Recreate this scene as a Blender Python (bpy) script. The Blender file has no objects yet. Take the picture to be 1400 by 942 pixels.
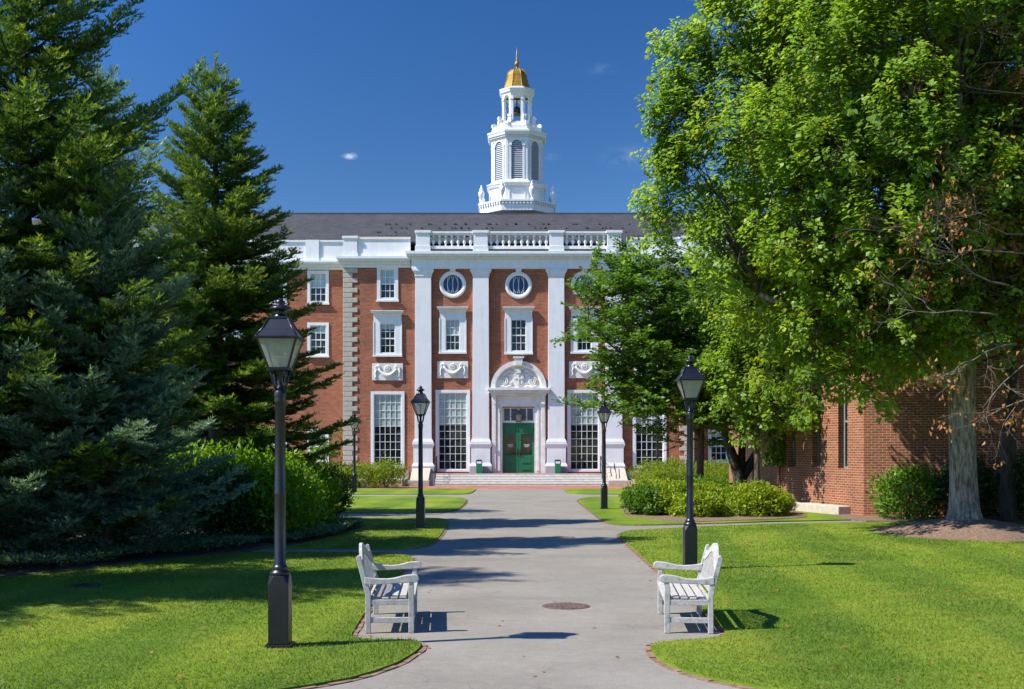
import bpy, math, random
import numpy as np
from mathutils import Vector, Matrix

R = math.radians
scene = bpy.context.scene
col = scene.collection

# ------------------------------------------------------------------ camera, light, exposure
F = 1600.0          # focal length in pixels of the 1400 px wide photograph
HC = 2.1            # eye height
cam_d = bpy.data.cameras.new("camera")
cam_d.sensor_width = 36.0
cam_d.lens = F / 1400 * 36.0
cam_d.shift_y = (610 - 471) / 1400
cam_d.clip_start = 0.1
cam_d.clip_end = 5000
cam = bpy.data.objects.new("camera", cam_d)
col.objects.link(cam)
cam.location = (0, 0, HC)
cam.rotation_euler = (R(90), 0, 0)
scene.camera = cam

SUN = Vector((-3.09, -0.98, 3.6)).normalized()       # direction towards the sun
sun_el = math.asin(SUN.z)
sun_az = math.atan2(SUN.x, SUN.y)                    # from +Y, clockwise
world = bpy.data.worlds.new("World")
scene.world = world
world.use_nodes = True
wn = world.node_tree.nodes
wl = world.node_tree.links
wn.clear()
w_out = wn.new("ShaderNodeOutputWorld")
w_bg = wn.new("ShaderNodeBackground")
w_bg.inputs["Strength"].default_value = 0.15
sky = wn.new("ShaderNodeTexSky")
sky.sky_type = 'NISHITA'
sky.sun_disc = False
sky.sun_elevation = sun_el
sky.sun_rotation = sun_az
sky.altitude = 600
sky.air_density = 1.0
sky.dust_density = 0.05
sky.ozone_density = 3.5
hs = wn.new("ShaderNodeHueSaturation")
hs.inputs["Saturation"].default_value = 1.32
hs.inputs["Hue"].default_value = 0.511
hs.inputs["Value"].default_value = 1.0
# a polarising filter's darkening of the sky at right angles to the sun
geo0 = wn.new("ShaderNodeTexCoord")
dt = wn.new("ShaderNodeVectorMath"); dt.operation = 'DOT_PRODUCT'
dt.inputs[1].default_value = SUN
wl.new(geo0.outputs["Generated"], dt.inputs[0])
sq = wn.new("ShaderNodeMath"); sq.operation = 'POWER'; sq.inputs[1].default_value = 2
ab = wn.new("ShaderNodeMath"); ab.operation = 'ABSOLUTE'
wl.new(dt.outputs["Value"], ab.inputs[0]); wl.new(ab.outputs[0], sq.inputs[0])
pr_ = wn.new("ShaderNodeMapRange")
pr_.inputs["From Min"].default_value = 0; pr_.inputs["From Max"].default_value = .55
pr_.inputs["To Min"].default_value = .35; pr_.inputs["To Max"].default_value = 1.15
wl.new(sq.outputs[0], pr_.inputs["Value"])
pm = wn.new("ShaderNodeMix"); pm.data_type = 'RGBA'; pm.blend_type = 'MULTIPLY'; pm.inputs["Factor"].default_value = 1
wl.new(sky.outputs[0], pm.inputs["A"]); wl.new(pr_.outputs[0], pm.inputs["B"])
wl.new(pm.outputs["Result"], hs.inputs["Color"])
# a few thin wisps of cloud, by direction
geo = wn.new("ShaderNodeTexCoord")
nz = wn.new("ShaderNodeTexNoise")
nz.inputs["Scale"].default_value = 55
nz.inputs["Detail"].default_value = 7
nz.inputs["Roughness"].default_value = 0.65
wmap = wn.new("ShaderNodeMapping")
wmap.inputs["Scale"].default_value = (1, 1, 2.2)
wl.new(geo.outputs["Generated"], wmap.inputs["Vector"])
wl.new(wmap.outputs[0], nz.inputs["Vector"])
prev = None
for (px, py, rad, amt) in ((479, 213, .0085, .62), (823, 96, .016, .05), (752, 214, .012, .08), (860, 215, .03, .07)):
    d0 = Vector(((px - 700) / F, 1, (610 - py) / F)).normalized()
    sb = wn.new("ShaderNodeVectorMath"); sb.operation = 'SUBTRACT'
    sb.inputs[1].default_value = d0
    wl.new(geo.outputs["Generated"], sb.inputs[0])
    sc = wn.new("ShaderNodeVectorMath"); sc.operation = 'MULTIPLY'
    sc.inputs[1].default_value = (1, 1, 2.3)
    wl.new(sb.outputs[0], sc.inputs[0])
    ln = wn.new("ShaderNodeVectorMath"); ln.operation = 'LENGTH'
    wl.new(sc.outputs[0], ln.inputs[0])
    mr = wn.new("ShaderNodeMapRange"); mr.interpolation_type = 'SMOOTHSTEP'
    mr.inputs["From Min"].default_value = rad
    mr.inputs["From Max"].default_value = 0
    mr.inputs["To Max"].default_value = amt
    wl.new(ln.outputs["Value"], mr.inputs["Value"])
    if prev is None:
        prev = mr.outputs[0]
    else:
        mx = wn.new("ShaderNodeMath"); mx.operation = 'MAXIMUM'
        wl.new(prev, mx.inputs[0]); wl.new(mr.outputs[0], mx.inputs[1])
        prev = mx.outputs[0]
nr = wn.new("ShaderNodeMapRange")
nr.inputs["From Min"].default_value = .42
nr.inputs["From Max"].default_value = .62
wl.new(nz.outputs["Fac"], nr.inputs["Value"])
mu = wn.new("ShaderNodeMath"); mu.operation = 'MULTIPLY'
wl.new(prev, mu.inputs[0]); wl.new(nr.outputs[0], mu.inputs[1])
cm = wn.new("ShaderNodeMix"); cm.data_type = 'RGBA'
wl.new(mu.outputs[0], cm.inputs["Factor"])
wl.new(hs.outputs[0], cm.inputs["A"])
cm.inputs["B"].default_value = (5.0, 5.3, 6.0, 1)
wl.new(cm.outputs["Result"], w_bg.inputs["Color"])
wl.new(w_bg.outputs[0], w_out.inputs["Surface"])

sun_d = bpy.data.lights.new("sun", 'SUN')
sun_d.energy = 4.6
sun_d.angle = R(0.5)
sun_d.color = (1.0, 0.95, 0.86)
sun = bpy.data.objects.new("sun", sun_d)
col.objects.link(sun)
sun.rotation_euler = SUN.to_track_quat('Z', 'Y').to_euler()
sun.location = (-30, -10, 40)

vs = scene.view_settings
vs.view_transform = 'Standard'
vs.look = 'None'
vs.gamma = 1
vs.use_curve_mapping = False
vs.exposure = 0.96
scene.cycles.max_bounces = 6
scene.cycles.transparent_max_bounces = 8
scene.cycles.use_denoising = True

# ------------------------------------------------------------------ helpers
def g(px, py):
    """ground point seen at that pixel of the photograph"""
    d = F * HC / (py - 610)
    return ((px - 700) / F * d, d)


class MB:
    def __init__(s):
        s.v, s.f, s.m, s.sm = [], [], [], []

    def face(s, pts, m=0, smooth=False):
        b = len(s.v)
        s.v += [tuple(p) for p in pts]
        s.f.append(list(range(b, b + len(pts))))
        s.m.append(m); s.sm.append(smooth)
        return s

    def mesh(s, verts, faces, m=0, smooth=False):
        b = len(s.v)
        s.v += [tuple(p) for p in verts]
        for f in faces:
            s.f.append([i + b for i in f]); s.m.append(m); s.sm.append(smooth)
        return s

    def box(s, x0, x1, y0, y1, z0, z1, m=0):
        v = [(x0, y0, z0), (x1, y0, z0), (x1, y1, z0), (x0, y1, z0), (x0, y0, z1), (x1, y0, z1), (x1, y1, z1), (x0, y1, z1)]
        f = [(0, 3, 2, 1), (4, 5, 6, 7), (0, 1, 5, 4), (1, 2, 6, 5), (2, 3, 7, 6), (3, 0, 4, 7)]
        return s.mesh(v, f, m)

    def frustum(s, x, y, z0, z1, a0, a1, m=0, b0=None, b1=None):
        """square frustum, half sizes a0 (bottom) and a1 (top)"""
        b0 = a0 if b0 is None else b0
        b1 = a1 if b1 is None else b1
        v = [(x - a0, y - b0, z0), (x + a0, y - b0, z0), (x + a0, y + b0, z0), (x - a0, y + b0, z0),
             (x - a1, y - b1, z1), (x + a1, y - b1, z1), (x + a1, y + b1, z1), (x - a1, y + b1, z1)]
        f = [(0, 3, 2, 1), (4, 5, 6, 7), (0, 1, 5, 4), (1, 2, 6, 5), (2, 3, 7, 6), (3, 0, 4, 7)]
        return s.mesh(v, f, m)

    def lathe(s, prof, cx=0, cy=0, n=16, m=0, smooth=True, rot=0.0):
        """prof: list of (r, z) bottom to top"""
        vs_, fs = [], []
        for (r, z) in prof:
            for k in range(n):
                a = rot + 2 * math.pi * k / n
                vs_.append((cx + r * math.cos(a), cy + r * math.sin(a), z))
        for i in range(len(prof) - 1):
            for k in range(n):
                fs.append((i * n + k, i * n + (k + 1) % n, (i + 1) * n + (k + 1) % n, (i + 1) * n + k))
        fs.append(tuple(reversed(range(n))))
        fs.append(tuple(range((len(prof) - 1) * n, len(prof) * n)))
        return s.mesh(vs_, fs, m, smooth)

    def tube(s, pts, radii, n=8, m=0, smooth=True):
        pts = [Vector(p) for p in pts]
        vs_, fs = [], []
        up = None
        for i, p in enumerate(pts):
            t = (pts[min(i + 1, len(pts) - 1)] - pts[max(i - 1, 0)]).normalized()
            if up is None:
                up = t.orthogonal().normalized()
            else:
                up = (up - t * up.dot(t))
                up = up.normalized() if up.length > 1e-6 else t.orthogonal().normalized()
            w = t.cross(up)
            r = radii[i] if hasattr(radii, '__len__') else radii
            for k in range(n):
                a = 2 * math.pi * k / n
                vs_.append(p + (up * math.cos(a) + w * math.sin(a)) * r)
        for i in range(len(pts) - 1):
            for k in range(n):
                fs.append((i * n + k, i * n + (k + 1) % n, (i + 1) * n + (k + 1) % n, (i + 1) * n + k))
        fs.append(tuple(reversed(range(n))))
        fs.append(tuple(range((len(pts) - 1) * n, len(pts) * n)))
        return s.mesh(vs_, fs, m, smooth)

    def prism(s, poly, axis, a0, a1, m=0):
        """poly: 2-D points; extruded along axis ('x','y','z') from a0 to a1"""
        def P(u, w, a):
            return {'x': (a, u, w), 'y': (u, a, w), 'z': (u, w, a)}[axis]
        n = len(poly)
        v = [P(u, w, a0) for u, w in poly] + [P(u, w, a1) for u, w in poly]
        f = [tuple(reversed(range(n))), tuple(range(n, 2 * n))]
        f += [(i, (i + 1) % n, n + (i + 1) % n, n + i) for i in range(n)]
        return s.mesh(v, f, m)

    def build(s, name, mats, parent=None, bevel=0, loc=None, recalc=True):
        me = bpy.data.meshes.new(name)
        me.from_pydata(s.v, [], s.f)
        mats = mats if isinstance(mats, (list, tuple)) else [mats]
        for m in mats:
            me.materials.append(m)
        me.polygons.foreach_set("material_index", s.m)
        me.polygons.foreach_set("use_smooth", s.sm)
        if recalc:
            import bmesh
            bm = bmesh.new(); bm.from_mesh(me)
            bmesh.ops.recalc_face_normals(bm, faces=bm.faces[:])
            bm.to_mesh(me); bm.free()
        box_uv(me)
        me.update()
        o = bpy.data.objects.new(name, me)
        col.objects.link(o)
        if parent is not None:
            o.parent = parent
        if loc is not None:
            o.location = loc
        if bevel:
            b = o.modifiers.new("bevel", 'BEVEL')
            b.width = bevel; b.segments = 2; b.limit_method = 'ANGLE'; b.angle_limit = R(40)
        return o


def box_uv(me):
    uv = me.uv_layers.new(name="uv")
    n = len(me.loops)
    data = np.zeros(n * 2)
    for p in me.polygons:
        nx, ny, nzz = p.normal
        if abs(nzz) > .75:
            for li in p.loop_indices:
                c = me.vertices[me.loops[li].vertex_index].co
                data[li * 2] = c.x; data[li * 2 + 1] = c.y
        else:
            l = math.hypot(nx, ny) or 1
            tx, ty = -ny / l, nx / l
            for li in p.loop_indices:
                c = me.vertices[me.loops[li].vertex_index].co
                data[li * 2] = c.x * tx + c.y * ty; data[li * 2 + 1] = c.z / max(.35, math.sqrt(1 - nzz * nzz))
    uv.data.foreach_set("uv", data)


def tag(o, label=None, cat=None, group=None, kind=None):
    if label: o['label'] = label
    if cat: o['category'] = cat
    if group: o['group'] = group
    if kind: o['kind'] = kind
    return o


def empty(name, loc, rz=0):
    o = bpy.data.objects.new(name, None)
    o.empty_display_size = .3
    col.objects.link(o)
    o.location = loc
    o.rotation_euler = (0, 0, rz)
    return o


def copy_tree(o, parent=None):
    c = o.copy()
    col.objects.link(c)
    if parent is not None:
        c.parent = parent
    for ch in list(o.children):
        copy_tree(ch, c)
    return c


def quads(name, V, mats, parent=None, tint=None, loc=None, mi=None, smooth=False):
    """V: (n, k, 3) array of n separate k-gons as one mesh; tint: per-face float"""
    n, k, _ = V.shape
    me = bpy.data.meshes.new(name)
    me.vertices.add(n * k)
    me.vertices.foreach_set("co", np.ascontiguousarray(V, dtype=np.float32).ravel())
    me.loops.add(n * k)
    me.loops.foreach_set("vertex_index", np.arange(n * k, dtype=np.int32))
    me.polygons.add(n)
    me.polygons.foreach_set("loop_start", np.arange(0, n * k, k, dtype=np.int32))
    mats = mats if isinstance(mats, (list, tuple)) else [mats]
    for m in mats:
        me.materials.append(m)
    if mi is not None:
        me.polygons.foreach_set("material_index", mi.astype(np.int32))
    me.update(calc_edges=True)
    if tint is not None:
        a = me.attributes.new("tint", 'FLOAT', 'FACE')
        a.data.foreach_set("value", tint.astype(np.float32))
    me.validate()
    o = bpy.data.objects.new(name, me)
    col.objects.link(o)
    if parent is not None: o.parent = parent
    if loc is not None: o.location = loc
    return o


def unit(a):
    return a / np.maximum(np.linalg.norm(a, axis=-1, keepdims=True), 1e-9)


def leaf_quads(P, D, N, L, W, fold=.12, droop=.0):
    """folded pointed leaves: base points P, directions D, normals N, lengths L, widths W"""
    D = unit(D)
    S = unit(np.cross(D, N))
    U = np.cross(S, D)
    L = L[:, None]; W = W[:, None]
    mid = P + D * L * .45
    tip = P + D * L - U * L * droop
    up = U * L * fold
    return np.stack([P, mid + S * W * .5 + up, tip, mid - S * W * .5 + up], axis=1)


# ------------------------------------------------------------------ materials
def new_mat(name):
    m = bpy.data.materials.new(name)
    m.use_nodes = True
    nt = m.node_tree
    b = nt.nodes["Principled BSDF"]
    return m, nt, nt.nodes, nt.links, b


def noise(nt, scale, detail=4, rough=.55, coord='Object', vec_scale=None):
    tc = nt.nodes.new("ShaderNodeTexCoord")
    n = nt.nodes.new("ShaderNodeTexNoise")
    n.inputs["Scale"].default_value = scale
    n.inputs["Detail"].default_value = detail
    n.inputs["Roughness"].default_value = rough
    if vec_scale:
        mp = nt.nodes.new("ShaderNodeMapping")
        mp.inputs["Scale"].default_value = vec_scale
        nt.links.new(tc.outputs[coord], mp.inputs["Vector"])
        nt.links.new(mp.outputs[0], n.inputs["Vector"])
    else:
        nt.links.new(tc.outputs[coord], n.inputs["Vector"])
    return n.outputs["Fac"]


def ramp(nt, fac, stops):
    r = nt.nodes.new("ShaderNodeValToRGB")
    e = r.color_ramp.elements
    while len(e) < len(stops):
        e.new(.5)
    for i, (p, c) in enumerate(stops):
        e[i].position = p
        e[i].color = (*c, 1)
    nt.links.new(fac, r.inputs["Fac"])
    return r.outputs["Color"]


def mixc(nt, fac, a, b, mode='MIX'):
    m = nt.nodes.new("ShaderNodeMix"); m.data_type = 'RGBA'; m.blend_type = mode
    for sock, v in (("Factor", fac), ("A", a), ("B", b)):
        if hasattr(v, 'is_output'):
            nt.links.new(v, m.inputs[sock])
        elif sock == "Factor":
            m.inputs["Factor"].default_value = v
        else:
            m.inputs[sock].default_value = (*v, 1)
    return m.outputs["Result"]


def bump(nt, b, h, strength=.3, dist=.01):
    bp = nt.nodes.new("ShaderNodeBump")
    bp.inputs["Strength"].default_value = strength
    bp.inputs["Distance"].default_value = dist
    nt.links.new(h, bp.inputs["Height"])
    nt.links.new(bp.outputs[0], b.inputs["Normal"])


def simple(name, c, rough=.6, var=.12, scale=6, metal=0, detail=4, bmp=0, spec=.5):
    m, nt, N, L, b = new_mat(name)
    f = noise(nt, scale, detail)
    lo = tuple(x * (1 - var) for x in c); hi = tuple(min(1, x * (1 + var)) for x in c)
    L.new(ramp(nt, f, [(.3, lo), (.7, hi)]), b.inputs["Base Color"])
    b.inputs["Roughness"].default_value = rough
    b.inputs["Metallic"].default_value = metal
    b.inputs["Specular IOR Level"].default_value = spec
    if bmp:
        bump(nt, b, f, bmp, .01)
    return m


def brick_mat(name, c1, c2, mortar, bw=.215, rh=.075, ms=.010, bumpy=.4, patch=.18):
    m, nt, N, L, b = new_mat(name)
    tc = N.new("ShaderNodeTexCoord")
    bt = N.new("ShaderNodeTexBrick")
    bt.inputs["Scale"].default_value = 1
    bt.inputs["Brick Width"].default_value = bw
    bt.inputs["Row Height"].default_value = rh
    bt.inputs["Mortar Size"].default_value = ms / 2
    bt.inputs["Mortar Smooth"].default_value = .1
    bt.inputs["Bias"].default_value = 0
    bt.inputs["Color1"].default_value = (*c1, 1)
    bt.inputs["Color2"].default_value = (*c2, 1)
    bt.inputs["Mortar"].default_value = (*mortar, 1)
    L.new(tc.outputs["UV"], bt.inputs["Vector"])
    f = noise(nt, .9, 5, .6, 'Object')
    v = ramp(nt, f, [(.3, (1 - patch,) * 3), (.7, (1 + patch, 1 + patch, 1 + patch * .9))])
    f2 = noise(nt, 14, 3, .6, 'Object')
    v2 = ramp(nt, f2, [(.3, (.8, .78, .76)), (.7, (1.15, 1.15, 1.15))])
    c = mixc(nt, 1.0, bt.outputs["Color"], v, 'MULTIPLY')
    c = mixc(nt, 1.0, c, v2, 'MULTIPLY')
    L.new(c, b.inputs["Base Color"])
    b.inputs["Roughness"].default_value = .85
    b.inputs["Specular IOR Level"].default_value = .25
    inv = N.new("ShaderNodeMath"); inv.operation = 'SUBTRACT'; inv.inputs[0].default_value = 1
    L.new(bt.outputs["Fac"], inv.inputs[1])
    bump(nt, b, inv.outputs[0], bumpy, .008)
    return m


def leaf_mat(name, dark, mid, light, trans=.45, gloss=.25, odd=None, rough=.45):
    """leaf: tinted per leaf by its own attribute, light passes through it"""
    m, nt, N, L, b = new_mat(name)
    at = N.new("ShaderNodeAttribute"); at.attribute_name = "tint"
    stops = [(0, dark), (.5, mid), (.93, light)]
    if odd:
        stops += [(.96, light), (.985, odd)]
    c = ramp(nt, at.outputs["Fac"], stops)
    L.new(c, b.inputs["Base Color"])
    b.inputs["Roughness"].default_value = rough
    b.inputs["Specular IOR Level"].default_value = gloss
    tr = N.new("ShaderNodeBsdfTranslucent")
    tcx = mixc(nt, 1.0, c, (1.5, 1.45, .7), 'MULTIPLY')
    L.new(tcx, tr.inputs["Color"])
    ms = N.new("ShaderNodeMixShader"); ms.inputs[0].default_value = trans
    L.new(b.outputs[0], ms.inputs[1]); L.new(tr.outputs[0], ms.inputs[2])
    L.new(ms.outputs[0], N["Material Output"].inputs["Surface"])
    return m


M = {}
M['brick'] = brick_mat("red_brick", (.36, .108, .050), (.23, .066, .034), (.36, .25, .18))
M['brick2'] = brick_mat("old_red_brick", (.27, .085, .038), (.17, .056, .028), (.36, .265, .185), ms=.016, bumpy=.6)
M['paver'] = brick_mat("brick_paving", (.36, .125, .08), (.27, .09, .06), (.30, .21, .17), bw=.2, rh=.1, bumpy=.2)
M['white'] = simple("white_paint", (.70, .70, .695), .5, .04, 3)
M['stucco'] = simple("white_stucco", (.67, .67, .68), .7, .04, 2)
M['stone'] = simple("pale_limestone", (.56, .53, .47), .8, .14, 5, bmp=.2)
for key in ('white', 'stucco'):       # rain streaks and grime
    nt = M[key].node_tree; b = nt.nodes["Principled BSDF"]
    src = b.inputs["Base Color"].links[0].from_socket
    fs_ = noise(nt, 2.6, 6, .7, 'Object', (2.2, 2.2, .18))
    nt.links.new(mixc(nt, 1.0, src, ramp(nt, fs_, [(.30, (.90, .893, .875)), (.52, (1, 1, 1))]), 'MULTIPLY'), b.inputs["Base Color"])
M['quoin'] = simple("grey_cast_stone", (.42, .37, .30), .85, .14, 7, bmp=.25)
M['granite'] = simple("grey_granite", (.36, .36, .36), .7, .2, 30, bmp=.1)
M['marble'] = simple("weathered_marble", (.66, .635, .59), .6, .12, 4, bmp=.1)
M['slate'] = brick_mat("dark_slate", (.056, .057, .062), (.042, .043, .048), (.022, .022, .028), bw=.3, rh=.22, ms=.012, bumpy=.3, patch=.14)
M['black_metal'] = simple("black_lamp_paint", (.009, .009, .012), .33, .3, 12)
M['bin_green'] = simple("green_bin_enamel", (.012, .16, .075), .35, .1, 6)
M['door_green'] = simple("green_door_paint", (.010, .135, .060), .35, .08, 4)
M['gold'] = simple("gold_leaf", (.29, .165, .020), .5, .3, 4, metal=.5)
M['bronze'] = simple("dark_bronze", (.06, .05, .035), .45, .2, 8, metal=.7)
M['copper'] = simple("copper_flashing", (.42, .20, .06), .5, .2, 8, metal=.6)
M['mulch'] = simple("bark_mulch", (.155, .098, .062), .95, .55, 18, detail=8, bmp=.9)
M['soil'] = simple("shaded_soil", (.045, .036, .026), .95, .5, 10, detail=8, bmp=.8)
M['grey_louvre'] = simple("grey_louvre_paint", (.40, .42, .44), .6, .05, 5)
M['teal_frame'] = simple("grey_green_frame_paint", (.16, .20, .19), .5, .1, 5)
M['roofing'] = simple("dark_roof_membrane", (.06, .06, .065), .9, .2, 4)

# glass, clear and in front of blinds
m, nt, N, L, b = new_mat("dark_window_glass")
b.inputs["Base Color"].default_value = (.010, .012, .014, 1)
b.inputs["Roughness"].default_value = .03
b.inputs["IOR"].default_value = 1.5
f = noise(nt, 2.2, 3, .5)
L.new(ramp(nt, f, [(.35, (.006, .007, .009)), (.55, (.016, .022, .022)), (.72, (.05, .06, .055))]), b.inputs["Base Color"])
bump(nt, b, noise(nt, 1.3, 2), .03, .05)
M['glass'] = m
m, nt, N, L, b = new_mat("blind_behind_glass")
f = noise(nt, 3.0, 2, .5, 'Object', (1, 1, .2))
L.new(ramp(nt, f, [(.3, (.27, .32, .30)), (.7, (.42, .47, .43))]), b.inputs["Base Color"])
b.inputs["Roughness"].default_value = .25
b.inputs["Coat Weight"].default_value = .8
b.inputs["Coat Roughness"].default_value = .03
M['blind'] = m
m, nt, N, L, b = new_mat("sky_tinted_glass")  # blue of the reflected sky is put into the glass colour
b.inputs["Base Color"].default_value = (.012, .022, .07, 1)
b.inputs["Roughness"].default_value = .06
f = noise(nt, 2, 3)
L.new(ramp(nt, f, [(.3, (.012, .024, .075)), (.7, (.03, .05, .13))]), b.inputs["Base Color"])
M['skyglass'] = m
m, nt, N, L, b = new_mat("frosted_lamp_glass")
f = noise(nt, 6, 3)
L.new(ramp(nt, f, [(.3, (.50, .50, .40)), (.7, (.66, .66, .55))]), b.inputs["Base Color"])
b.inputs["Roughness"].default_value = .2
tp = N.new("ShaderNodeBsdfTransparent")
tl = N.new("ShaderNodeBsdfTranslucent"); tl.inputs[0].default_value = (.62, .62, .52, 1)
ms1 = N.new("ShaderNodeMixShader"); ms1.inputs[0].default_value = .5
L.new(b.outputs[0], ms1.inputs[1]); L.new(tl.outputs[0], ms1.inputs[2])
ms2 = N.new("ShaderNodeMixShader"); ms2.inputs[0].default_value = .42
L.new(ms1.outputs[0], ms2.inputs[1]); L.new(tp.outputs[0], ms2.inputs[2])
L.new(ms2.outputs[0], N["Material Output"].inputs["Surface"])
M['lampglass'] = m

# weathered white bench wood
m, nt, N, L, b = new_mat("weathered_white_wood")
f = noise(nt, 5, 8, .7, 'Object', (3, 3, 3))
f2 = noise(nt, 26, 6, .7, 'Object', (1, .25, 1))
c = ramp(nt, f, [(.30, (.17, .155, .13)), (.43, (.36, .345, .315)), (.7, (.48, .465, .43))])
c = mixc(nt, 1.0, c, ramp(nt, f2, [(.3, (.82, .81, .78)), (.6, (1.04, 1.04, 1.04))]), 'MULTIPLY')
L.new(c, b.inputs["Base Color"])
b.inputs["Roughness"].default_value = .75
bump(nt, b, f2, .2, .004)
M['wood'] = m

# path asphalt, worn light grey
m, nt, N, L, b = new_mat("worn_asphalt")
f1 = noise(nt, .55, 6, .62)
f2 = noise(nt, 90, 3, .8)
f3 = noise(nt, 7, 6, .65)
c = ramp(nt, f1, [(.28, (.176, .160, .134)), (.52, (.212, .194, .163)), (.74, (.248, .227, .192))])
c = mixc(nt, 1.0, c, ramp(nt, f2, [(.25, (.62, .62, .62)), (.5, (1.0, 1.0, 1.0)), (.75, (1.32, 1.31, 1.28))]), 'MULTIPLY')
c = mixc(nt, 1.0, c, ramp(nt, f3, [(.3, (.90, .90, .91)), (.7, (1.07, 1.07, 1.06))]), 'MULTIPLY')
vo = N.new("ShaderNodeTexVoronoi"); vo.feature = 'DISTANCE_TO_EDGE'; vo.inputs["Scale"].default_value = .28
tcv = N.new("ShaderNodeTexCoord")
dn = N.new("ShaderNodeTexNoise"); dn.inputs["Scale"].default_value = 1.2; dn.inputs["Detail"].default_value = 6
L.new(tcv.outputs["Object"], dn.inputs["Vector"])
va = N.new("ShaderNodeVectorMath"); va.operation = 'MULTIPLY_ADD'
va.inputs[1].default_value = (.9, .9, .9)
L.new(dn.outputs["Color"], va.inputs[0]); L.new(tcv.outputs["Object"], va.inputs[2])
L.new(va.outputs[0], vo.inputs["Vector"])
crk = ramp(nt, vo.outputs["Distance"], [(0.0, (.72, .72, .72)), (.0035, (1, 1, 1))])
c = mixc(nt, .8, c, crk, 'MULTIPLY')
f5 = noise(nt, .9, 3, .5, 'Object', (.35, 1, 1))
c = mixc(nt, 1.0, c, ramp(nt, f5, [(.36, (.88, .88, .88)), (.42, (1, 1, 1))]), 'MULTIPLY')
L.new(c, b.inputs["Base Color"])
b.inputs["Roughness"].default_value = .9
b.inputs["Specular IOR Level"].default_value = .25
bump(nt, b, f2, .35, .004)
M['asphalt'] = m

# lawn
def grass_mat(name, blades):
    m, nt, N, L, b = new_mat(name)
    tc = N.new("ShaderNodeTexCoord")
    f1 = noise(nt, .45, 6, .6)
    f2 = noise(nt, 3.2, 5, .65)
    c = ramp(nt, f1, [(.25, (.082, .145, .013)), (.48, (.128, .195, .018)), (.72, (.195, .232, .030))])
    c = mixc(nt, 1.0, c, ramp(nt, f2, [(.28, (.82, .86, .8)), (.5, (1, 1, 1)), (.74, (1.18, 1.10, 1.2))]), 'MULTIPLY')
    # dry straw patches
    f3 = noise(nt, 1.1, 7, .72)
    fr = N.new("ShaderNodeMapRange"); fr.inputs["From Min"].default_value = .60; fr.inputs["From Max"].default_value = .78
    fr.inputs["To Max"].default_value = .55
    L.new(f3, fr.inputs["Value"])
    c = mixc(nt, fr.outputs[0], c, (.32, .29, .07))
    wv = N.new("ShaderNodeTexWave"); wv.inputs["Scale"].default_value = .13; wv.inputs["Distortion"].default_value = 1.2; wv.inputs["Detail"].default_value = 1
    wmp = N.new("ShaderNodeMapping"); wmp.inputs["Rotation"].default_value = (0, 0, R(4))
    L.new(tc.outputs["Object"], wmp.inputs["Vector"]); L.new(wmp.outputs[0], wv.inputs["Vector"])
    c = mixc(nt, 1.0, c, ramp(nt, wv.outputs["Fac"], [(.3, (.80, .86, .86)), (.7, (1.10, 1.06, 1.0))]), 'MULTIPLY')
    if blades:
        at = N.new("ShaderNodeAttribute"); at.attribute_name = "tint"
        c = mixc(nt, 1.0, c, ramp(nt, at.outputs["Fac"], [(0, (.84, .88, .8)), (.6, (1.05, 1.04, 1)), (.96, (1.22, 1.15, 1.1)), (1, (1.7, 1.35, 1.9))]), 'MULTIPLY')
        L.new(c, b.inputs["Base Color"])
        b.inputs["Roughness"].default_value = .5
        b.inputs["Specular IOR Level"].default_value = .3
        tr = N.new("ShaderNodeBsdfTranslucent")
        L.new(mixc(nt, 1.0, c, (1.4, 1.35, .8), 'MULTIPLY'), tr.inputs["Color"])
        ms = N.new("ShaderNodeMixShader"); ms.inputs[0].default_value = .4
        L.new(b.outputs[0], ms.inputs[1]); L.new(tr.outputs[0], ms.inputs[2])
        L.new(ms.outputs[0], N["Material Output"].inputs["Surface"])
    else:
        f4 = noise(nt, 38, 5, .75)
        c = mixc(nt, 1.0, c, ramp(nt, f4, [(.25, (.62, .68, .6)), (.5, (1, 1, 1)), (.75, (1.3, 1.22, 1.2))]), 'MULTIPLY')
        L.new(c, b.inputs["Base Color"])
        b.inputs["Roughness"].default_value = .9
        b.inputs["Specular IOR Level"].default_value = .1
        bump(nt, b, f4, .6, .03)
    return m
M['lawn'] = grass_mat("lawn_turf", False)
M['blade'] = grass_mat("grass_blades", True)

# bark
def bark_mat(name, dark, light, sc=1.0):
    m, nt, N, L, b = new_mat(name)
    f = noise(nt, 5.5 * sc, 8, .72, 'Object', (2.6, 2.6, .55))
    f2 = noise(nt, 1.3, 4, .6)
    c = ramp(nt, f, [(.40, dark), (.60, light)])
    c = mixc(nt, 1.0, c, ramp(nt, f2, [(.3, (.75, .75, .75)), (.7, (1.15, 1.15, 1.12))]), 'MULTIPLY')
    L.new(c, b.inputs["Base Color"])
    b.inputs["Roughness"].default_value = .95
    bump(nt, b, f, .9, .03)
    return m
M['bark'] = bark_mat("grey_bark", (.085, .064, .046), (.37, .30, .23))
M['bark_dark'] = bark_mat("dark_bark", (.025, .020, .016), (.085, .07, .055))
M['bark_brown'] = bark_mat("brown_bark", (.045, .034, .026), (.13, .10, .075))
M['twig'] = simple("dry_twig_bark", (.13, .098, .075), .9, .3, 12)

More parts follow.
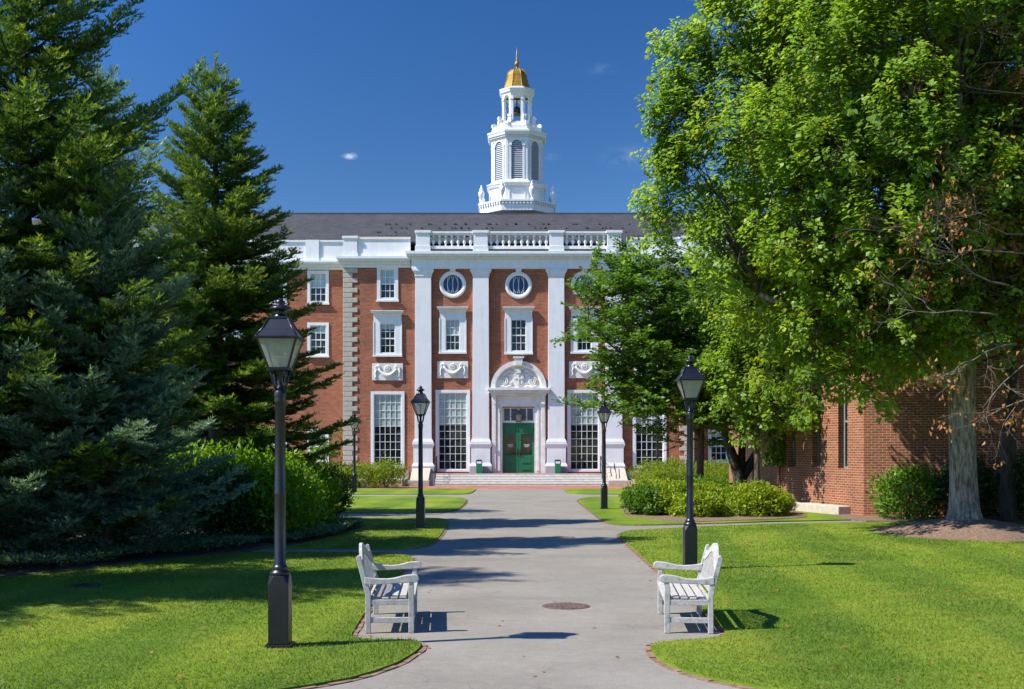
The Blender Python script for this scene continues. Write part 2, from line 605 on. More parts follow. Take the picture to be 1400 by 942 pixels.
M['maple'] = leaf_mat("maple_leaf", (.100, .180, .018), (.195, .315, .030), (.33, .43, .052), .54, .35, odd=(.32, .27, .02))
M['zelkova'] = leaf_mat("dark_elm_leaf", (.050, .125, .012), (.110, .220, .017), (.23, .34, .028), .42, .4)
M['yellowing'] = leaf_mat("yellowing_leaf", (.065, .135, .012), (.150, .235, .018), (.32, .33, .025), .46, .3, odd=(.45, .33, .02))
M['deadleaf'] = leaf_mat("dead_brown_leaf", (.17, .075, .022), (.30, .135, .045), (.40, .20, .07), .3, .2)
M['fir'] = leaf_mat("fir_needle", (.030, .074, .022), (.080, .155, .028), (.26, .34, .045), .34, .3)  # bright end of the tint stands for sunlit tips
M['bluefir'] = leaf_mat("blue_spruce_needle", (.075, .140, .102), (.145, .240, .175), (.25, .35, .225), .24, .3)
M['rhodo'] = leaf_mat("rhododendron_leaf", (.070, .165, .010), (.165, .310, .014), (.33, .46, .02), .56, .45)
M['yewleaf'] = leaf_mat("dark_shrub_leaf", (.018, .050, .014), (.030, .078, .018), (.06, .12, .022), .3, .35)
M['hedge'] = leaf_mat("yellow_green_shrub_leaf", (.10, .165, .010), (.235, .315, .016), (.42, .44, .03), .42, .3)
M['meadow'] = leaf_mat("pale_green_shrub_leaf", (.10, .160, .016), (.19, .25, .022), (.32, .36, .04), .42, .25)
M['cover'] = leaf_mat("ground_cover_leaf", (.06, .12, .055), (.11, .19, .09), (.19, .27, .12), .3, .35)
M['ivy'] = leaf_mat("ivy_leaf", (.050, .130, .012), (.10, .20, .018), (.18, .27, .025), .42, .35, odd=(.40, .18, .015))

# ------------------------------------------------------------------ ground
def chaikin(pts, n=2, closed=True):
    for _ in range(n):
        q = []
        m_ = len(pts)
        for i in range(m_ if closed else m_ - 1):
            a, b_ = pts[i], pts[(i + 1) % m_]
            q.append((a[0] * .75 + b_[0] * .25, a[1] * .75 + b_[1] * .25))
            q.append((a[0] * .25 + b_[0] * .75, a[1] * .25 + b_[1] * .75))
        pts = q
    return pts


def resample(pts, step, closed=True):
    out = []
    m_ = len(pts)
    for i in range(m_ if closed else m_ - 1):
        a, b_ = pts[i], pts[(i + 1) % m_]
        d = math.dist(a, b_)
        k = max(1, int(d / step))
        for j in range(k):
            t = j / k
            out.append((a[0] + (b_[0] - a[0]) * t, a[1] + (b_[1] - a[1]) * t))
    return out


def sheet(name, poly, z, mat, drop=0.0):
    """flat patch with a short skirt down to the surface below"""
    import bmesh
    bm = bmesh.new()
    vs_ = [bm.verts.new((x, y, z)) for x, y in poly]
    bm.faces.new(vs_)
    if drop:
        lo = [bm.verts.new((x, y, z - drop)) for x, y in poly]
        n = len(poly)
        for i in range(n):
            bm.faces.new((vs_[i], vs_[(i + 1) % n], lo[(i + 1) % n], lo[i]))
    bmesh.ops.triangulate(bm, faces=[f for f in bm.faces if len(f.verts) > 4])
    bmesh.ops.recalc_face_normals(bm, faces=bm.faces[:])
    me = bpy.data.meshes.new(name)
    bm.to_mesh(me); bm.free()
    me.materials.append(mat)
    if me.polygons and me.polygons[0].normal.z < 0:
        me.flip_normals()
    box_uv(me)
    o = bpy.data.objects.new(name, me)
    col.objects.link(o)
    tag(o, kind='structure')
    return o


gm = MB(); gm.face([(-900, -300, 0), (900, -300, 0), (900, 1600, 0), (-900, 1600, 0)])
tag(gm.build("ground", M['lawn']), kind='structure')
sheet("path", [(-40, 2), (40, 2), (40, 63), (-40, 63)], .004, M['asphalt'])
sheet("brick_paving", [(-7.4, 57.45), (8.2, 57.45), (8.2, 63.2), (-7.4, 63.2)], .008, M['paver'])

lawnA = [(-24, 5), (-4.4, 8.4), g(440, 942), g(535, 915), g(570, 894), g(578, 884), g(566, 878), g(490, 877.5), g(478, 873), g(488, 858),
         (-1.84, 14.8), (-1.83, 17), (-1.83, 20), g(567, 769), g(562, 762), g(535, 757.5), (-3.5, 22.85), (-24, 22.85)]
lawnB = [g(540, 752.5), g(575, 750), g(592, 744), g(603, 733), g(611, 719), g(612, 713), g(604, 709.2), (-3.6, 34.3), (-24, 34.3), (-24, 23.8), (-3.6, 23.8)]
lawnC = [(-2.6, 36.6), g(622, 700), g(632, 693), g(638, 687), g(637, 683), g(628, 680.2), (-4, 48.6), (-26, 48.6), (-26, 36.4), (-4.4, 36.4)]
lawnD = [(-2.3, 50.6), g(644, 675.6), g(651, 670), g(650, 668.9), (-2.2, 57.3), (-26, 57.3), (-26, 50.5), (-4, 50.5)]
lawnE = [(24, 5), (5, 8.2), (2.9, 9.4), g(1020, 942), g(950, 927), g(905, 909), g(892, 896), g(888, 885), g(902, 880.5), g(985, 875.5), g(994, 870),
         (2.40, 13.6), (2.42, 16), (2.43, 19.1), (2.45, 23), g(852, 740), g(844, 733), g(856, 727), g(900, 724.3), (4.7, 30.0), (7.4, 31.6), (10.5, 32.0), (24, 32.0)]
lawnF = [g(797, 681.5), g(790, 684), g(792, 688), g(808, 700), g(826, 714), g(836, 718.5), g(870, 719), (4.4, 31.1), (9.0, 33.0), (24, 36), (24, 48.4), (4.6, 48.4), g(810, 680)]
lawnG = [g(770, 669), g(772, 672), g(777, 675.6), (3.6, 50.6), (26, 50.6), (26, 57.3), (3.4, 57.3)]
LAWNS = []
for poly in (lawnA, lawnB, lawnC, lawnD, lawnE, lawnF, lawnG):
    p = resample(chaikin(poly, 2), .5)
    LAWNS.append(p)
    sheet("lawn", p, .035, M['lawn'], .04)

# brick edging round the lawns beside the path
def edging(poly, keep):
    pts = resample(poly, .12)
    n = len(pts)
    area = sum(pts[i][0] * pts[(i + 1) % n][1] - pts[(i + 1) % n][0] * pts[i][1] for i in range(n))
    sg = 1 if area > 0 else -1
    mb = MB()
    run = 0.0
    uvs = []
    inner, outer = [], []
    for i in range(n):
        a, c_ = pts[i - 1], pts[(i + 1) % n]
        tx, ty = c_[0] - a[0], c_[1] - a[1]
        l = math.hypot(tx, ty) or 1
        nx, ny = ty / l * sg, -tx / l * sg
        wob = .006 * math.sin(i * 1.7)
        inner.append((pts[i][0] - nx * .004, pts[i][1] - ny * .004))
        outer.append((pts[i][0] + nx * (.062 + wob), pts[i][1] + ny * (.062 + wob)))
    for i in range(n):
        j = (i + 1) % n
        if keep(*pts[i]) and keep(*pts[j]):
            zz = .016 + .004 * math.sin(i * 2.3)
            mb.face([(*inner[i], zz), (*inner[j], zz), (*outer[j], zz - .002), (*outer[i], zz - .002)])
            mb.face([(*outer[i], zz - .002), (*outer[j], zz - .002), (*outer[j], .004), (*outer[i], .004)])
    o = mb.build("brick_edging", M['edge'])
    tag(o, kind='structure')
M['edge'] = simple("edging_brick", (.20, .115, .078), .9, .45, 9, detail=3, bmp=.4)
inpath = lambda x, y: -6 < x < 6 and 8.5 < y < 50
for p in (LAWNS[0], LAWNS[1], LAWNS[2], LAWNS[4], LAWNS[5]):
    edging(p, inpath)

def in_poly(P, poly):
    x, y = P[:, 0], P[:, 1]
    res = np.zeros(len(P), bool)
    n = len(poly)
    for i in range(n):
        x1, y1 = poly[i]; x2, y2 = poly[(i + 1) % n]
        c_ = ((y1 > y) != (y2 > y)) & (x < (x2 - x1) * (y - y1) / ((y2 - y1) or 1e-9) + x1)
        res ^= c_
    return res

# planting beds of dark mulch
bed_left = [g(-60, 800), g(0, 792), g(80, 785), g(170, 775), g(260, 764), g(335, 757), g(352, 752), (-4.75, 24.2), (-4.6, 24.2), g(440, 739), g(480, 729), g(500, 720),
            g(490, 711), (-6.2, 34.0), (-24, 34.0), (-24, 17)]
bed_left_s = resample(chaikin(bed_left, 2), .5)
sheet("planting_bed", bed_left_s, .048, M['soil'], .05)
bed_right = [g(853, 700), g(852, 707), g(880, 709.5), g(925, 716), g(1000, 714), g(1070, 711), (8.9, 34.2), (9.2, 41), (8, 44), (4.3, 44), (3.6, 40)]
bed_right_s = resample(chaikin(bed_right, 2), .5)
sheet("planting_bed", bed_right_s, .048, M['mulch'], .05)
bed_wall = [(9.4, 32.35), (11, 32.1), (24, 32.1), (24, 36), (9.6, 36)]
sheet("planting_bed", resample(chaikin(bed_wall, 1), .5), .052, M['mulch'], .05)

def mound(name, cx, cy, rx, ry, h, mat, seed):
    rnd = random.Random(seed)
    mb = MB()
    nr_, na = 14, 48
    vs_ = []
    for i in range(nr_ + 1):
        t = i / nr_
        for k in range(na):
            a = 2 * math.pi * k / na
            w = 1 + .06 * math.sin(3 * a + 1) + .04 * math.sin(7 * a)
            z = .045 + h * (math.cos(math.pi * min(1, t)) * .5 + .5) ** .8 + (rnd.uniform(-.015, .015) if t < .97 else -.02)
            vs_.append((cx + rx * t * w * math.cos(a), cy + ry * t * w * math.sin(a), z))
    fs = [(i * na + k, i * na + (k + 1) % na, (i + 1) * na + (k + 1) % na, (i + 1) * na + k) for i in range(nr_) for k in range(na)]
    mb.mesh(vs_, fs, 0, True)
    o = mb.build(name, mat)
    return tag(o, kind='structure')
mound("mulch_mound", 10.85, 27.9, 2.2, 2.5, .34, M['mulch'], 3)

# grass blades on the near lawns
rng = np.random.default_rng(5)
def grass(polys, beds, n, d0, d1):
    out, tint = [], []
    d = rng.uniform(d0, d1, n)
    keep = rng.random(n) < (d0 / d) ** .9
    d = d[keep]
    x = rng.uniform(-1, 1, len(d)) * (.475 * d + .5)
    P = np.stack([x, d], 1)
    ok = np.zeros(len(P), bool)
    for p in polys: ok |= in_poly(P, p)
    for b_ in beds: ok &= ~in_poly(P, b_)
    ok &= ((P[:, 0] - 10.75) / 2.0) ** 2 + ((P[:, 1] - 27.9) / 2.4) ** 2 > 1
    P = P[ok]
    n = len(P)
    s = np.clip(P[:, 1] / 12, 1, 2)
    h = rng.uniform(.014, .034, n) * (1 + .25 * np.sin(P[:, 0] * 1.3) * np.sin(P[:, 1] * .9))
    w = rng.uniform(.003, .0058, n) * s
    a = rng.uniform(0, 2 * np.pi, n)
    lean = rng.normal(0, .02, (n, 2))
    base = np.concatenate([P, np.full((n, 1), .033)], 1)
    side = np.stack([np.cos(a), np.sin(a), np.zeros(n)], 1) * w[:, None]
    tip = base + np.concatenate([lean, h[:, None]], 1)
    V = np.stack([base - side, base + side, tip], 1)
    o = quads("grass", V, M['blade'], tint=rng.random(n))
    tag(o, "short mown green grass of the lawns either side of the path", "grass", kind="stuff")
grass([LAWNS[0], LAWNS[1], LAWNS[4]], [bed_left_s], 640000, 9.4, 31)

# ------------------------------------------------------------------ the main building
CX, FD = 0.36, 64.0
hall = empty("brick_hall", (CX, FD, 0))
tag(hall, "long red brick hall with white pilasters, dark slate roof and gold domed white cupola", "building")
def fx(px): return (px - 709) / 25.0
def fz(py): return HC + (610 - py) / 25.0
WS = F / 65.5
def wx(px): return (px - 700) / WS - CX
def wz(py): return HC + (610 - py) / WS


def wall(mb, x0, x1, z0, z1, y, holes, depth=.16, m=0):
    """front sheet of a wall facing -Y, real openings with reveals"""
    xs = sorted({x0, x1, *[h[0] for h in holes], *[h[1] for h in holes]})
    zs = sorted({z0, z1, *[h[2] for h in holes], *[h[3] for h in holes]})
    for i in range(len(xs) - 1):
        for j in range(len(zs) - 1):
            cx, cz = (xs[i] + xs[i + 1]) / 2, (zs[j] + zs[j + 1]) / 2
            if any(h[0] < cx < h[1] and h[2] < cz < h[3] for h in holes):
                continue
            mb.face([(xs[i], y, zs[j]), (xs[i + 1], y, zs[j]), (xs[i + 1], y, zs[j + 1]), (xs[i], y, zs[j + 1])], m)
    for a, b_, c_, d in holes:
        e = y + depth
        mb.face([(a, y, c_), (a, e, c_), (a, e, d), (a, y, d)], m)
        mb.face([(b_, y, c_), (b_, y, d), (b_, e, d), (b_, e, c_)], m)
        mb.face([(a, y, d), (a, e, d), (b_, e, d), (b_, y, d)], m)
        mb.face([(a, y, c_), (b_, y, c_), (b_, e, c_), (a, e, c_)], m)


HOLES_C, HOLES_W = [], []

def window(x0, x1, z0, z1, cas, nx, nzr, y=0.0, hood=False, split=.5, sill=True, blind=1.0, meet=True, rnd=random.Random(4)):
    """casing, sash bars, panes; outer casing x0..x1, z0..z1"""
    (HOLES_C if y == 0 else HOLES_W).append((x0 + .02, x1 - .02, z0 + .02, z1 - .02))
    mb = MB()
    a, b_, c_, d = x0 + cas, x1 - cas, z0 + cas * (.7 if not hood else .35), z1 - cas * (1.0 if not hood else 1.3)
    p = y - .05
    e = y + .14
    mb.box(x0, a, p, e, z0, z1); mb.box(b_, x1, p, e, z0, z1)
    mb.box(a, b_, p + .003, e, d, z1 - .002); mb.box(a, b_, p + .003, e, z0 + .002, c_)
    # inner bead
    t = .045
    q = y + .0
    mb.box(a, a + t, q, e - .01, c_, d); mb.box(b_ - t, b_, q, e - .01, c_, d)
    mb.box(a + t, b_ - t, q, e - .01, d - t, d); mb.box(a + t, b_ - t, q, e - .01, c_, c_ + t)
    if sill:
        mb.box(x0 - .05, x1 + .05, y - .13, y - .052, z0 - .07, z0 + .02)
    if hood:
        mb.box(x0 - .02, x1 + .02, y - .10, p - .002, z1 - .02, z1 + .10)
        mb.box(x0 - .10, x1 + .10, y - .22, y - .06, z1 + .102, z1 + .20)
        mb.box(x0 - .14, x1 + .14, y - .27, y - .06, z1 + .202, z1 + .24)
        mb.box(x0 - .03, x0 + .03, y - .075, p - .002, z0, z1 - .35)
        mb.box(x1 - .03, x1 + .03, y - .075, p - .002, z0, z1 - .35)
    w = mb.build("window", M['white'], hall)
    bars = MB()
    r = .016 if nx < 5 else .013
    ia, ib, ic, id_ = a + t, b_ - t, c_ + t, d - t
    yb0, yb1 = y + .045, y + .085
    for i in range(1, nx):
        x = ia + (ib - ia) * i / nx
        bars.box(x - r, x + r, yb0, yb1, ic, id_)
    for j in range(1, nzr):
        z = ic + (id_ - ic) * j / nzr
        rr = r if not (meet and j == nzr // 2) else .035
        bars.box(ia, ib, yb0 - (.012 if rr > r else .004), yb1 - .004, z - rr, z + rr)
    bars.build("glazing_bars", M['white'], w)
    pane = MB()
    yp = y + .075
    zs = id_ - (id_ - ic) * split * blind
    if blind > 0:
        pane.face([(ia, yp, zs), (ib, yp, zs), (ib, yp, id_), (ia, yp, id_)], 1)
    pane.face([(ia, yp, ic), (ib, yp, ic), (ib, yp, zs), (ia, yp, zs)], 0)
    pane.build("pane", [M['glass'], M['blind']], w, recalc=False)
    return w


def round_window(cx, cz, ro, ri):
    mb = MB()
    n = 48
    prof = [(ro, .01), (ro, -.05), (ro - .05, -.10), (ri + .09, -.10), (ri + .05, -.065), (ri + .02, -.065), (ri, -.03), (ri, .01)]
    vs_, fs = [], []
    for (r, y) in prof:
        for k in range(n):
            a = 2 * math.pi * k / n
            vs_.append((cx + r * math.cos(a), y, cz + r * math.sin(a)))
    for i in range(len(prof) - 1):
        for k in range(n):
            fs.append((i * n + k, i * n + (k + 1) % n, (i + 1) * n + (k + 1) % n, (i + 1) * n + k))
    mb.mesh(vs_, fs, 0, False)
    # keystone
    mb.prism([(cx - .14, cz + ro - .03), (cx + .14, cz + ro - .03), (cx + .20, cz + ro + .26), (cx - .20, cz + ro + .26)], 'y', -.13, .01)
    o = mb.build("round_window", M['white'], hall)
    p = MB()
    p.face([(cx + (ri + .01) * math.cos(2 * math.pi * k / n), -.012, cz + (ri + .01) * math.sin(2 * math.pi * k / n)) for k in range(n)])
    p.build("pane", M['skyglass'], o)
    # interlaced lens tracery
    b_ = MB()
    for k in (-3, -1, 1, 3):
        for sgn in (-1, 1):
            c0 = k * ri / 3.6
            pts = []
            for i in range(15):
                z = -ri + 2 * ri * i / 14
                bul = .36 * ri * (1 - (z / ri) ** 2)
                x = c0 * (.55 + .45 * (1 - (z / ri) ** 2)) + sgn * bul * .75
                if math.hypot(x, z) <= ri + .005:
                    pts.append((cx + x, -.028, cz + z))
            if len(pts) > 2:
                b_.tube(pts, .014, 4, smooth=False)
    b_.build("tracery", M['white'], o)


def relief_panel(cx, z0, z1, w):
    mb = MB()
    x0, x1 = cx - w / 2, cx + w / 2
    mb.box(x0, x1, -.06, .02, z0, z1)
    o = mb.build("relief_panel", M['marble'], hall, bevel=.01)
    c = MB()
    h = z1 - z0
    y = -.075
    zc = z1 - h * .32
    # drooping swag, thickest in the middle
    pts, rad = [], []
    for i in range(17):
        t = i / 16
        pts.append((cx + (t - .5) * w * .60, y, zc - h * .40 * math.sin(math.pi * t) ))
        rad.append(.05 + .06 * math.sin(math.pi * t))
    c.tube(pts, rad, 8)
    for s in (-1, 1):
        sp = []
        for i in range(22):
            a = i / 21 * 2.2 * 2 * math.pi
            r = .17 - .13 * i / 21
            sp.append((cx + s * (w * .33 - r * math.sin(a)), y - .01, zc + .04 + r * math.cos(a)))
        c.tube(sp, .032, 6)
        c.tube([(cx + s * w * .36, y, zc), (cx + s * w * .40, y, zc - h * .25), (cx + s * w * .37, y, zc - h * .46), (cx + s * w * .42, y, zc - h * .54)], [.05, .04, .045, .02], 6)
    for rr, tt in ((.13, .035), (.045, .045)):
        c.tube([(cx + rr * math.cos(a), y, zc + .02 + rr * math.sin(a)) for a in [2 * math.pi * i / 16 for i in range(17)]], tt, 6)
    c.build("carved_swag", M['marble'], o)


# ---- windows of the central block
rw = random.Random(8)
for s in (-1, 1):
    # bays between the outer pilasters
    cx = s * 3.6
    window(cx - .94, cx + .94, fz(645), fz(533), .16, 5, 10, sill=False, split=.42, meet=False)
    window(cx - .72, cx + .72, fz(482), fz(426), .33, 3, 4, hood=True, blind=(1.0 if s < 0 else .8))
    round_window(cx, fz(389), .74, .52)
    relief_panel(cx, fz(517), fz(494), 1.68)
    # flank
    cx = s * 7.16
    window(cx - .92, cx + .92, fz(640), fz(535), .16, 5, 9, sill=False, split=.45, meet=False)
    window(cx - .76, cx + .76, fz(486), fz(431), .35, 3, 4, hood=True, blind=.35)
    window(cx - .58, cx + .58, fz(411), fz(364), .18, 3, 4, sill=True, blind=.95)
    relief_panel(cx, fz(520), fz(497), 1.68)
window(-.74, .74, fz(483), fz(426), .33, 3, 4, hood=True, blind=0)
round_window(0, fz(390), .74, .52)

# ---- wings, set back, running left and right
wing_x = [wx(435) - 2.35 * k for k in range(0, 9)]
for s in (-1, 1):
    for k, x in enumerate(wing_x):
        x = x if s < 0 else -x
        for (a, b_) in ((415, 370), (487, 441), (632, 587)):
            window(x - .6, x + .6, wz(a), wz(b_), .15, 3, 4, y=1.5, blind=rw.choice((.95, .95, .5, .3, 0)))

# ---- brick walls
DOORX = .9
HOLES_C.append((-.9, .9, .62, fz(557)))
cw = MB()
BX = 9.56                      # half width of the central block
ZT = fz(364)
ZT_C = fz(366)
wall(cw, -BX, BX, 0, ZT, 0, HOLES_C)
cw.face([(-BX, 0, 0), (-BX, 1.6, 0), (-BX, 1.6, ZT), (-BX, 0, ZT)])
cw.face([(BX, 0, 0), (BX, 0, ZT), (BX, 1.6, ZT), (BX, 1.6, 0)])
cw.build("central_wall", M['brick'], hall, recalc=False)
WX = 31.0
for s in (-1, 1):
    ww = MB()
    a, b_ = (-WX, -BX + .02) if s < 0 else (BX - .02, WX)
    wall(ww, a, b_, 0, wz(366), 1.5, [h for h in HOLES_W if (h[0] < 0) == (s < 0)])
    e = -WX if s < 0 else WX
    ww.face([(e, 1.5, 0), (e, 17, 0), (e, 17, wz(366)), (e, 1.5, wz(366))])
    ww.build("wing_wall", M['brick'], hall, recalc=False)
bk = MB(); bk.box(-WX + .05, WX - .05, 16.8, 17, 0, 13)
bk.build("rear_wall", M['brick'], hall)
ft = MB()
for s in (-1, 1):
    a, b_ = sorted((s * 6.0, s * (BX + .05)))
    ft.box(a, b_, -.08, .05, 0, .75)
    a, b_ = sorted((s * (BX + .1), s * WX))
    ft.box(a, b_, 1.40, 1.54, 0, .8)
ft.build("stone_base_course", M['quoin'], hall, bevel=.02)

# ---- quoins
for s in (-1, 1):
    qm = MB()
    z = .78
    k = 0
    zt = fz(366) - .02
    while z < zt - .1:
        hgt = .27
        wdt = .76 if k % 2 == 0 else .48
        a, b_ = (-BX - .04, -BX + wdt) if s < 0 else (BX - wdt, BX + .04)
        qm.box(a, b_, -.045, 1.2, z, min(z + hgt - .02, zt))
        z += hgt; k += 1
    qm.build("quoins", M['quoin'], hall, bevel=.015)

# ---- flank and wing cornices and parapets
def cornice(mb, x0, x1, yf, zb, zt, proj, ret0=True, ret1=True):
    """stepped cornice on a face at y=yf, from zb up to zt"""
    h = zt - zb
    steps = [(0, .30, .06), (.30, .55, .16), (.55, .78, proj * .85), (.78, 1.0, proj)]
    for i, (a, b_, p) in enumerate(steps):
        q0 = p if ret0 else 0
        q1 = p if ret1 else 0
        mb.box(x0 - q0, x1 + q1, yf - p, yf + .4, zb + h * a + (.002 if i else 0), zb + h * b_)

for s in (-1, 1):
    x_out, x_in = s * BX, s * 5.9
    c = MB()
    a, b_ = sorted((x_out, x_in))
    cornice(c, a, b_, 0, ZT_C, fz(351.5), .36, s < 0, s > 0)
    k = 0
    x = a + .1
    while x < b_ - .1:            # modillions
        c.box(x, x + .16, -.30, -.162, fz(358.6), fz(355.8))
        x += .46
    c.box(a, b_, 1.0, 1.9, ZT_C, fz(351.5))
    c.build("cornice", M['white'], hall)
    p = MB()
    p.box(a + .02, b_ - .02, -.02, .25, fz(351.3), fz(327))
    p.box(a + .02, b_ - .02, -.07, .29, fz(327), fz(324.5))
    p.box(a + .02, b_ - .02, -.05, .26, fz(351.2), fz(346))
    pa, pb = (a - .02, a + .74) if s < 0 else (b_ - .74, b_ + .02)
    p.box(pa, pb, -.12, .32, fz(351.1), fz(326.5))
    p.box(pa - .05, pb + .05, -.17, .36, fz(326.4), fz(323))
    p.box(pa - .05, pb + .05, -.17, .36, fz(351.0), fz(345.5))
    p.build("parapet", M['white'], hall)
    # wing
    c = MB()
    a, b_ = (-WX, -BX + .1) if s < 0 else (BX - .1, WX)
    cornice(c, a, b_, 1.5, wz(369), wz(357.5), .36, s < 0, s > 0)
    c.build("cornice", M['white'], hall)
    p = MB()
    p.box(a, b_, 1.48, 1.75, wz(357.3), wz(331))
    p.box(a, b_, 1.42, 1.79, wz(331), wz(328.5))
    p.box(a, b_, 1.44, 1.77, wz(357.2), wz(352))
    x = a + 1.5 if s < 0 else b_ - 2.2
    for k in range(5):
        xx = x + (k * 4.4 if s < 0 else -k * 4.4)
        if abs(xx) > BX + 1.5:
            p.box(xx, xx + .75, 1.40, 1.80, wz(357.1), wz(328.2))
    p.build("parapet", M['white'], hall)
# dark gutter box seen on the wing's parapet
# ---- portico entablature
en = MB()
PX = 5.85
en.box(-PX, PX, -.25, .3, fz(368), fz(356))
en.box(-PX - .06, PX + .06, -.30, .3, fz(356) + .002, fz(354.5))
x = -PX + .05
while x < PX - .1:
    en.box(x, x + .16, -.43, -.302, fz(354.3), fz(352.2))
    x += .585
en.box(-PX - .12, PX + .12, -.34, .3, fz(354.4), fz(352.0))
en.box(-PX - .24, PX + .24, -.50, .3, fz(352) + .002, fz(349))
en.box(-PX - .30, PX + .30, -.56, .3, fz(349) + .002, fz(345.2))
en.build("entablature", M['white'], hall)
# ---- pilasters
for xc in (-5.2, -2.06, 2.06, 5.2):
    sh = MB()
    zs0, zs1 = fz(600), fz(378.5)
    sh.frustum(xc, -.10, zs0, zs1, .46, .43, b0=.12, b1=.11)
    pil = sh.build("pilaster", M['stucco'], hall, bevel=.012)
    cp = MB()
    cp.box(xc - .47, xc + .47, -.24, .02, fz(378.5) + .002, fz(376.5))
    cp.frustum(xc, -.10, fz(376.5) + .002, fz(371.5), .45, .56, b0=.135, b1=.19)
    cp.box(xc - .58, xc + .58, -.30, .02, fz(371.5) + .002, fz(368) - .003)
    cp.build("capital", M['stucco'], pil, bevel=.01)
    bs = MB()
    bs.frustum(xc, -.12, fz(604), fz(600) - .002, .56, .48, b0=.18, b1=.14)
    bs.box(xc - .57, xc + .57, -.31, .02, fz(607), fz(604) - .002)
    bs.frustum(xc, -.12, fz(613), fz(607) - .002, .52, .63, b0=.16, b1=.22)
    bs.box(xc - .52, xc + .52, -.28, .02, fz(632.5), fz(613) - .002)
    bs.frustum(xc, -.12, fz(637), fz(632.5) - .002, .62, .53, b0=.22, b1=.17)
    bs.build("base", M['stucco'], pil, bevel=.01)
    pl = MB()
    pl.box(xc - .61, xc + .61, -.36, .03, .5, fz(637) - .002)
    pl.build("plinth", M['granite'], pil, bevel=.02)

# ---- balustrade
bal = MB()
zb0, zb1 = fz(341.5), fz(318)
peds = (-5.2, -2.06, 2.06, 5.2)
for (a, b_) in zip(peds[:-1], peds[1:]):
    bal.box(a + .39, b_ - .39, -.34, -.10, zb0, fz(337.5))
    bal.box(a + .39, b_ - .39, -.36, -.08, fz(322.5), fz(320.5))
    bal.box(a + .39, b_ - .39, -.40, -.04, fz(320.5) + .002, fz(318.2))
baluster_rail = bal.build("balustrade", M['white'], hall, bevel=.008)
for xc in peds:
    pd = MB()
    pd.box(xc - .38, xc + .38, -.44, .0, fz(345), fz(320.5))
    pd.box(xc - .44, xc + .44, -.50, .05, fz(320.5) + .002, fz(317))
    pd.box(xc - .42, xc + .42, -.48, .03, fz(345.1), fz(338))
    pd.build("pedestal", M['white'], baluster_rail, bevel=.01)
hb = fz(322.6) - fz(337.6)
def baluster_mesh():
    b_ = MB()
    pr = [(.07, 0), (.07, .05), (.045, .06), (.05, .09), (.10, .17), (.115, .24), (.085, .32), (.05, .40), (.04, .46), (.055, .50), (.075, .51), (.075, .60)]
    b_.lathe([(r * .86, z / .6 * hb) for r, z in pr], n=10)
    return b_
proto_b = None
for (a, b_, n) in ((-5.2, -2.06, 7), (-2.06, 2.06, 10), (2.06, 5.2, 7)):
    x0, x1 = a + .39, b_ - .39
    for k in range(n):
        x = x0 + (x1 - x0) * (k + .5) / n
        if proto_b is None:
            proto_b = baluster_mesh().build("baluster", M['white'], baluster_rail)
            o = proto_b
        else:
            o = proto_b.copy(); col.objects.link(o); o.parent = baluster_rail
        o.location = (x, -.22, fz(337.6))

# ---- roof: slope to a ridge, flat top behind it
rf = MB()
zr = 16.38
ze = 13.35
rf.face([(-WX, 2.2, ze), (WX, 2.2, ze), (WX - 2, 8.0, zr), (-WX + 2, 8.0, zr)])
rf.face([(-WX, 16.8, ze), (-WX + 2, 14.5, zr), (WX - 2, 14.5, zr), (WX, 16.8, ze)])
rf.face([(-WX, 2.2, ze), (-WX + 2, 8, zr), (-WX + 2, 14.5, zr), (-WX, 16.8, ze)])
rf.face([(WX, 2.2, ze), (WX, 16.8, ze), (WX - 2, 14.5, zr), (WX - 2, 8, zr)])
roof = rf.build("roof", M['slate'], hall)
dk = MB()
dk.face([(-WX + 2, 8.0, zr - .01), (WX - 2, 8.0, zr - .01), (WX - 2, 14.5, zr - .01), (-WX + 2, 14.5, zr - .01)])
dk.box(-BX + .1, BX - .1, .33, 2.25, ze - .1, ze); dk.box(-WX, -BX - .1, 1.82, 2.25, ze - .1, ze); dk.box(BX + .1, WX, 1.82, 2.25, ze - .1, ze)             # roof gutter behind the parapets
dk.box(-WX + 2, WX - 2, 7.93, 8.1, zr - .04, zr + .07)
dk.build("ridge_cap", M['roofing'], roof)
sg = MB()                                           # snow guards scattered in rows
rs = random.Random(3)
for i in range(150):
    t = rs.choice((.18, .3, .42, .54, .66))
    x = rs.uniform(-8.5, 9)
    y, z = 2.2 + 5.8 * t, ze + (zr - ze) * t
    sg.box(x, x + .09, y - .05, y + .06, z + .01, z + .085)
sg.build("snow_guards", M['roofing'], roof)
fl = MB(); fl.box(-8.9, -5.9, .34, .42, fz(324), fz(321.6))
fl.build("flashing", M['copper'], roof)

# ---- cupola
CD = 76.0
cup = empty("cupola", (-.04, CD - FD, 0)); cup.parent = hall
KZ = CD / F
def cz(py): return HC + (610 - py) * KZ
def cr(px_half): return px_half * KZ / math.cos(math.pi / 8)   # circumradius from the half width across flats
O8 = math.pi / 8
cb = MB()
def octo(mb, half0, y0, half1, y1, m=0):
    mb.lathe([(cr(half0), cz(y0)), (cr(half1), cz(y1))], n=8, m=m, smooth=False, rot=O8)
octo(cb, 50, 297, 50, 285.5)
octo(cb, 52.5, 285.4, 52.5, 283)
octo(cb, 37, 283, 37, 262)
octo(cb, 39, 261.9, 40.5, 258.5); octo(cb, 41, 258.4, 41, 257)
octo(cb, 38, 256.9, 34.5, 253)
cb.build("cupola_base", M['white'], cup)
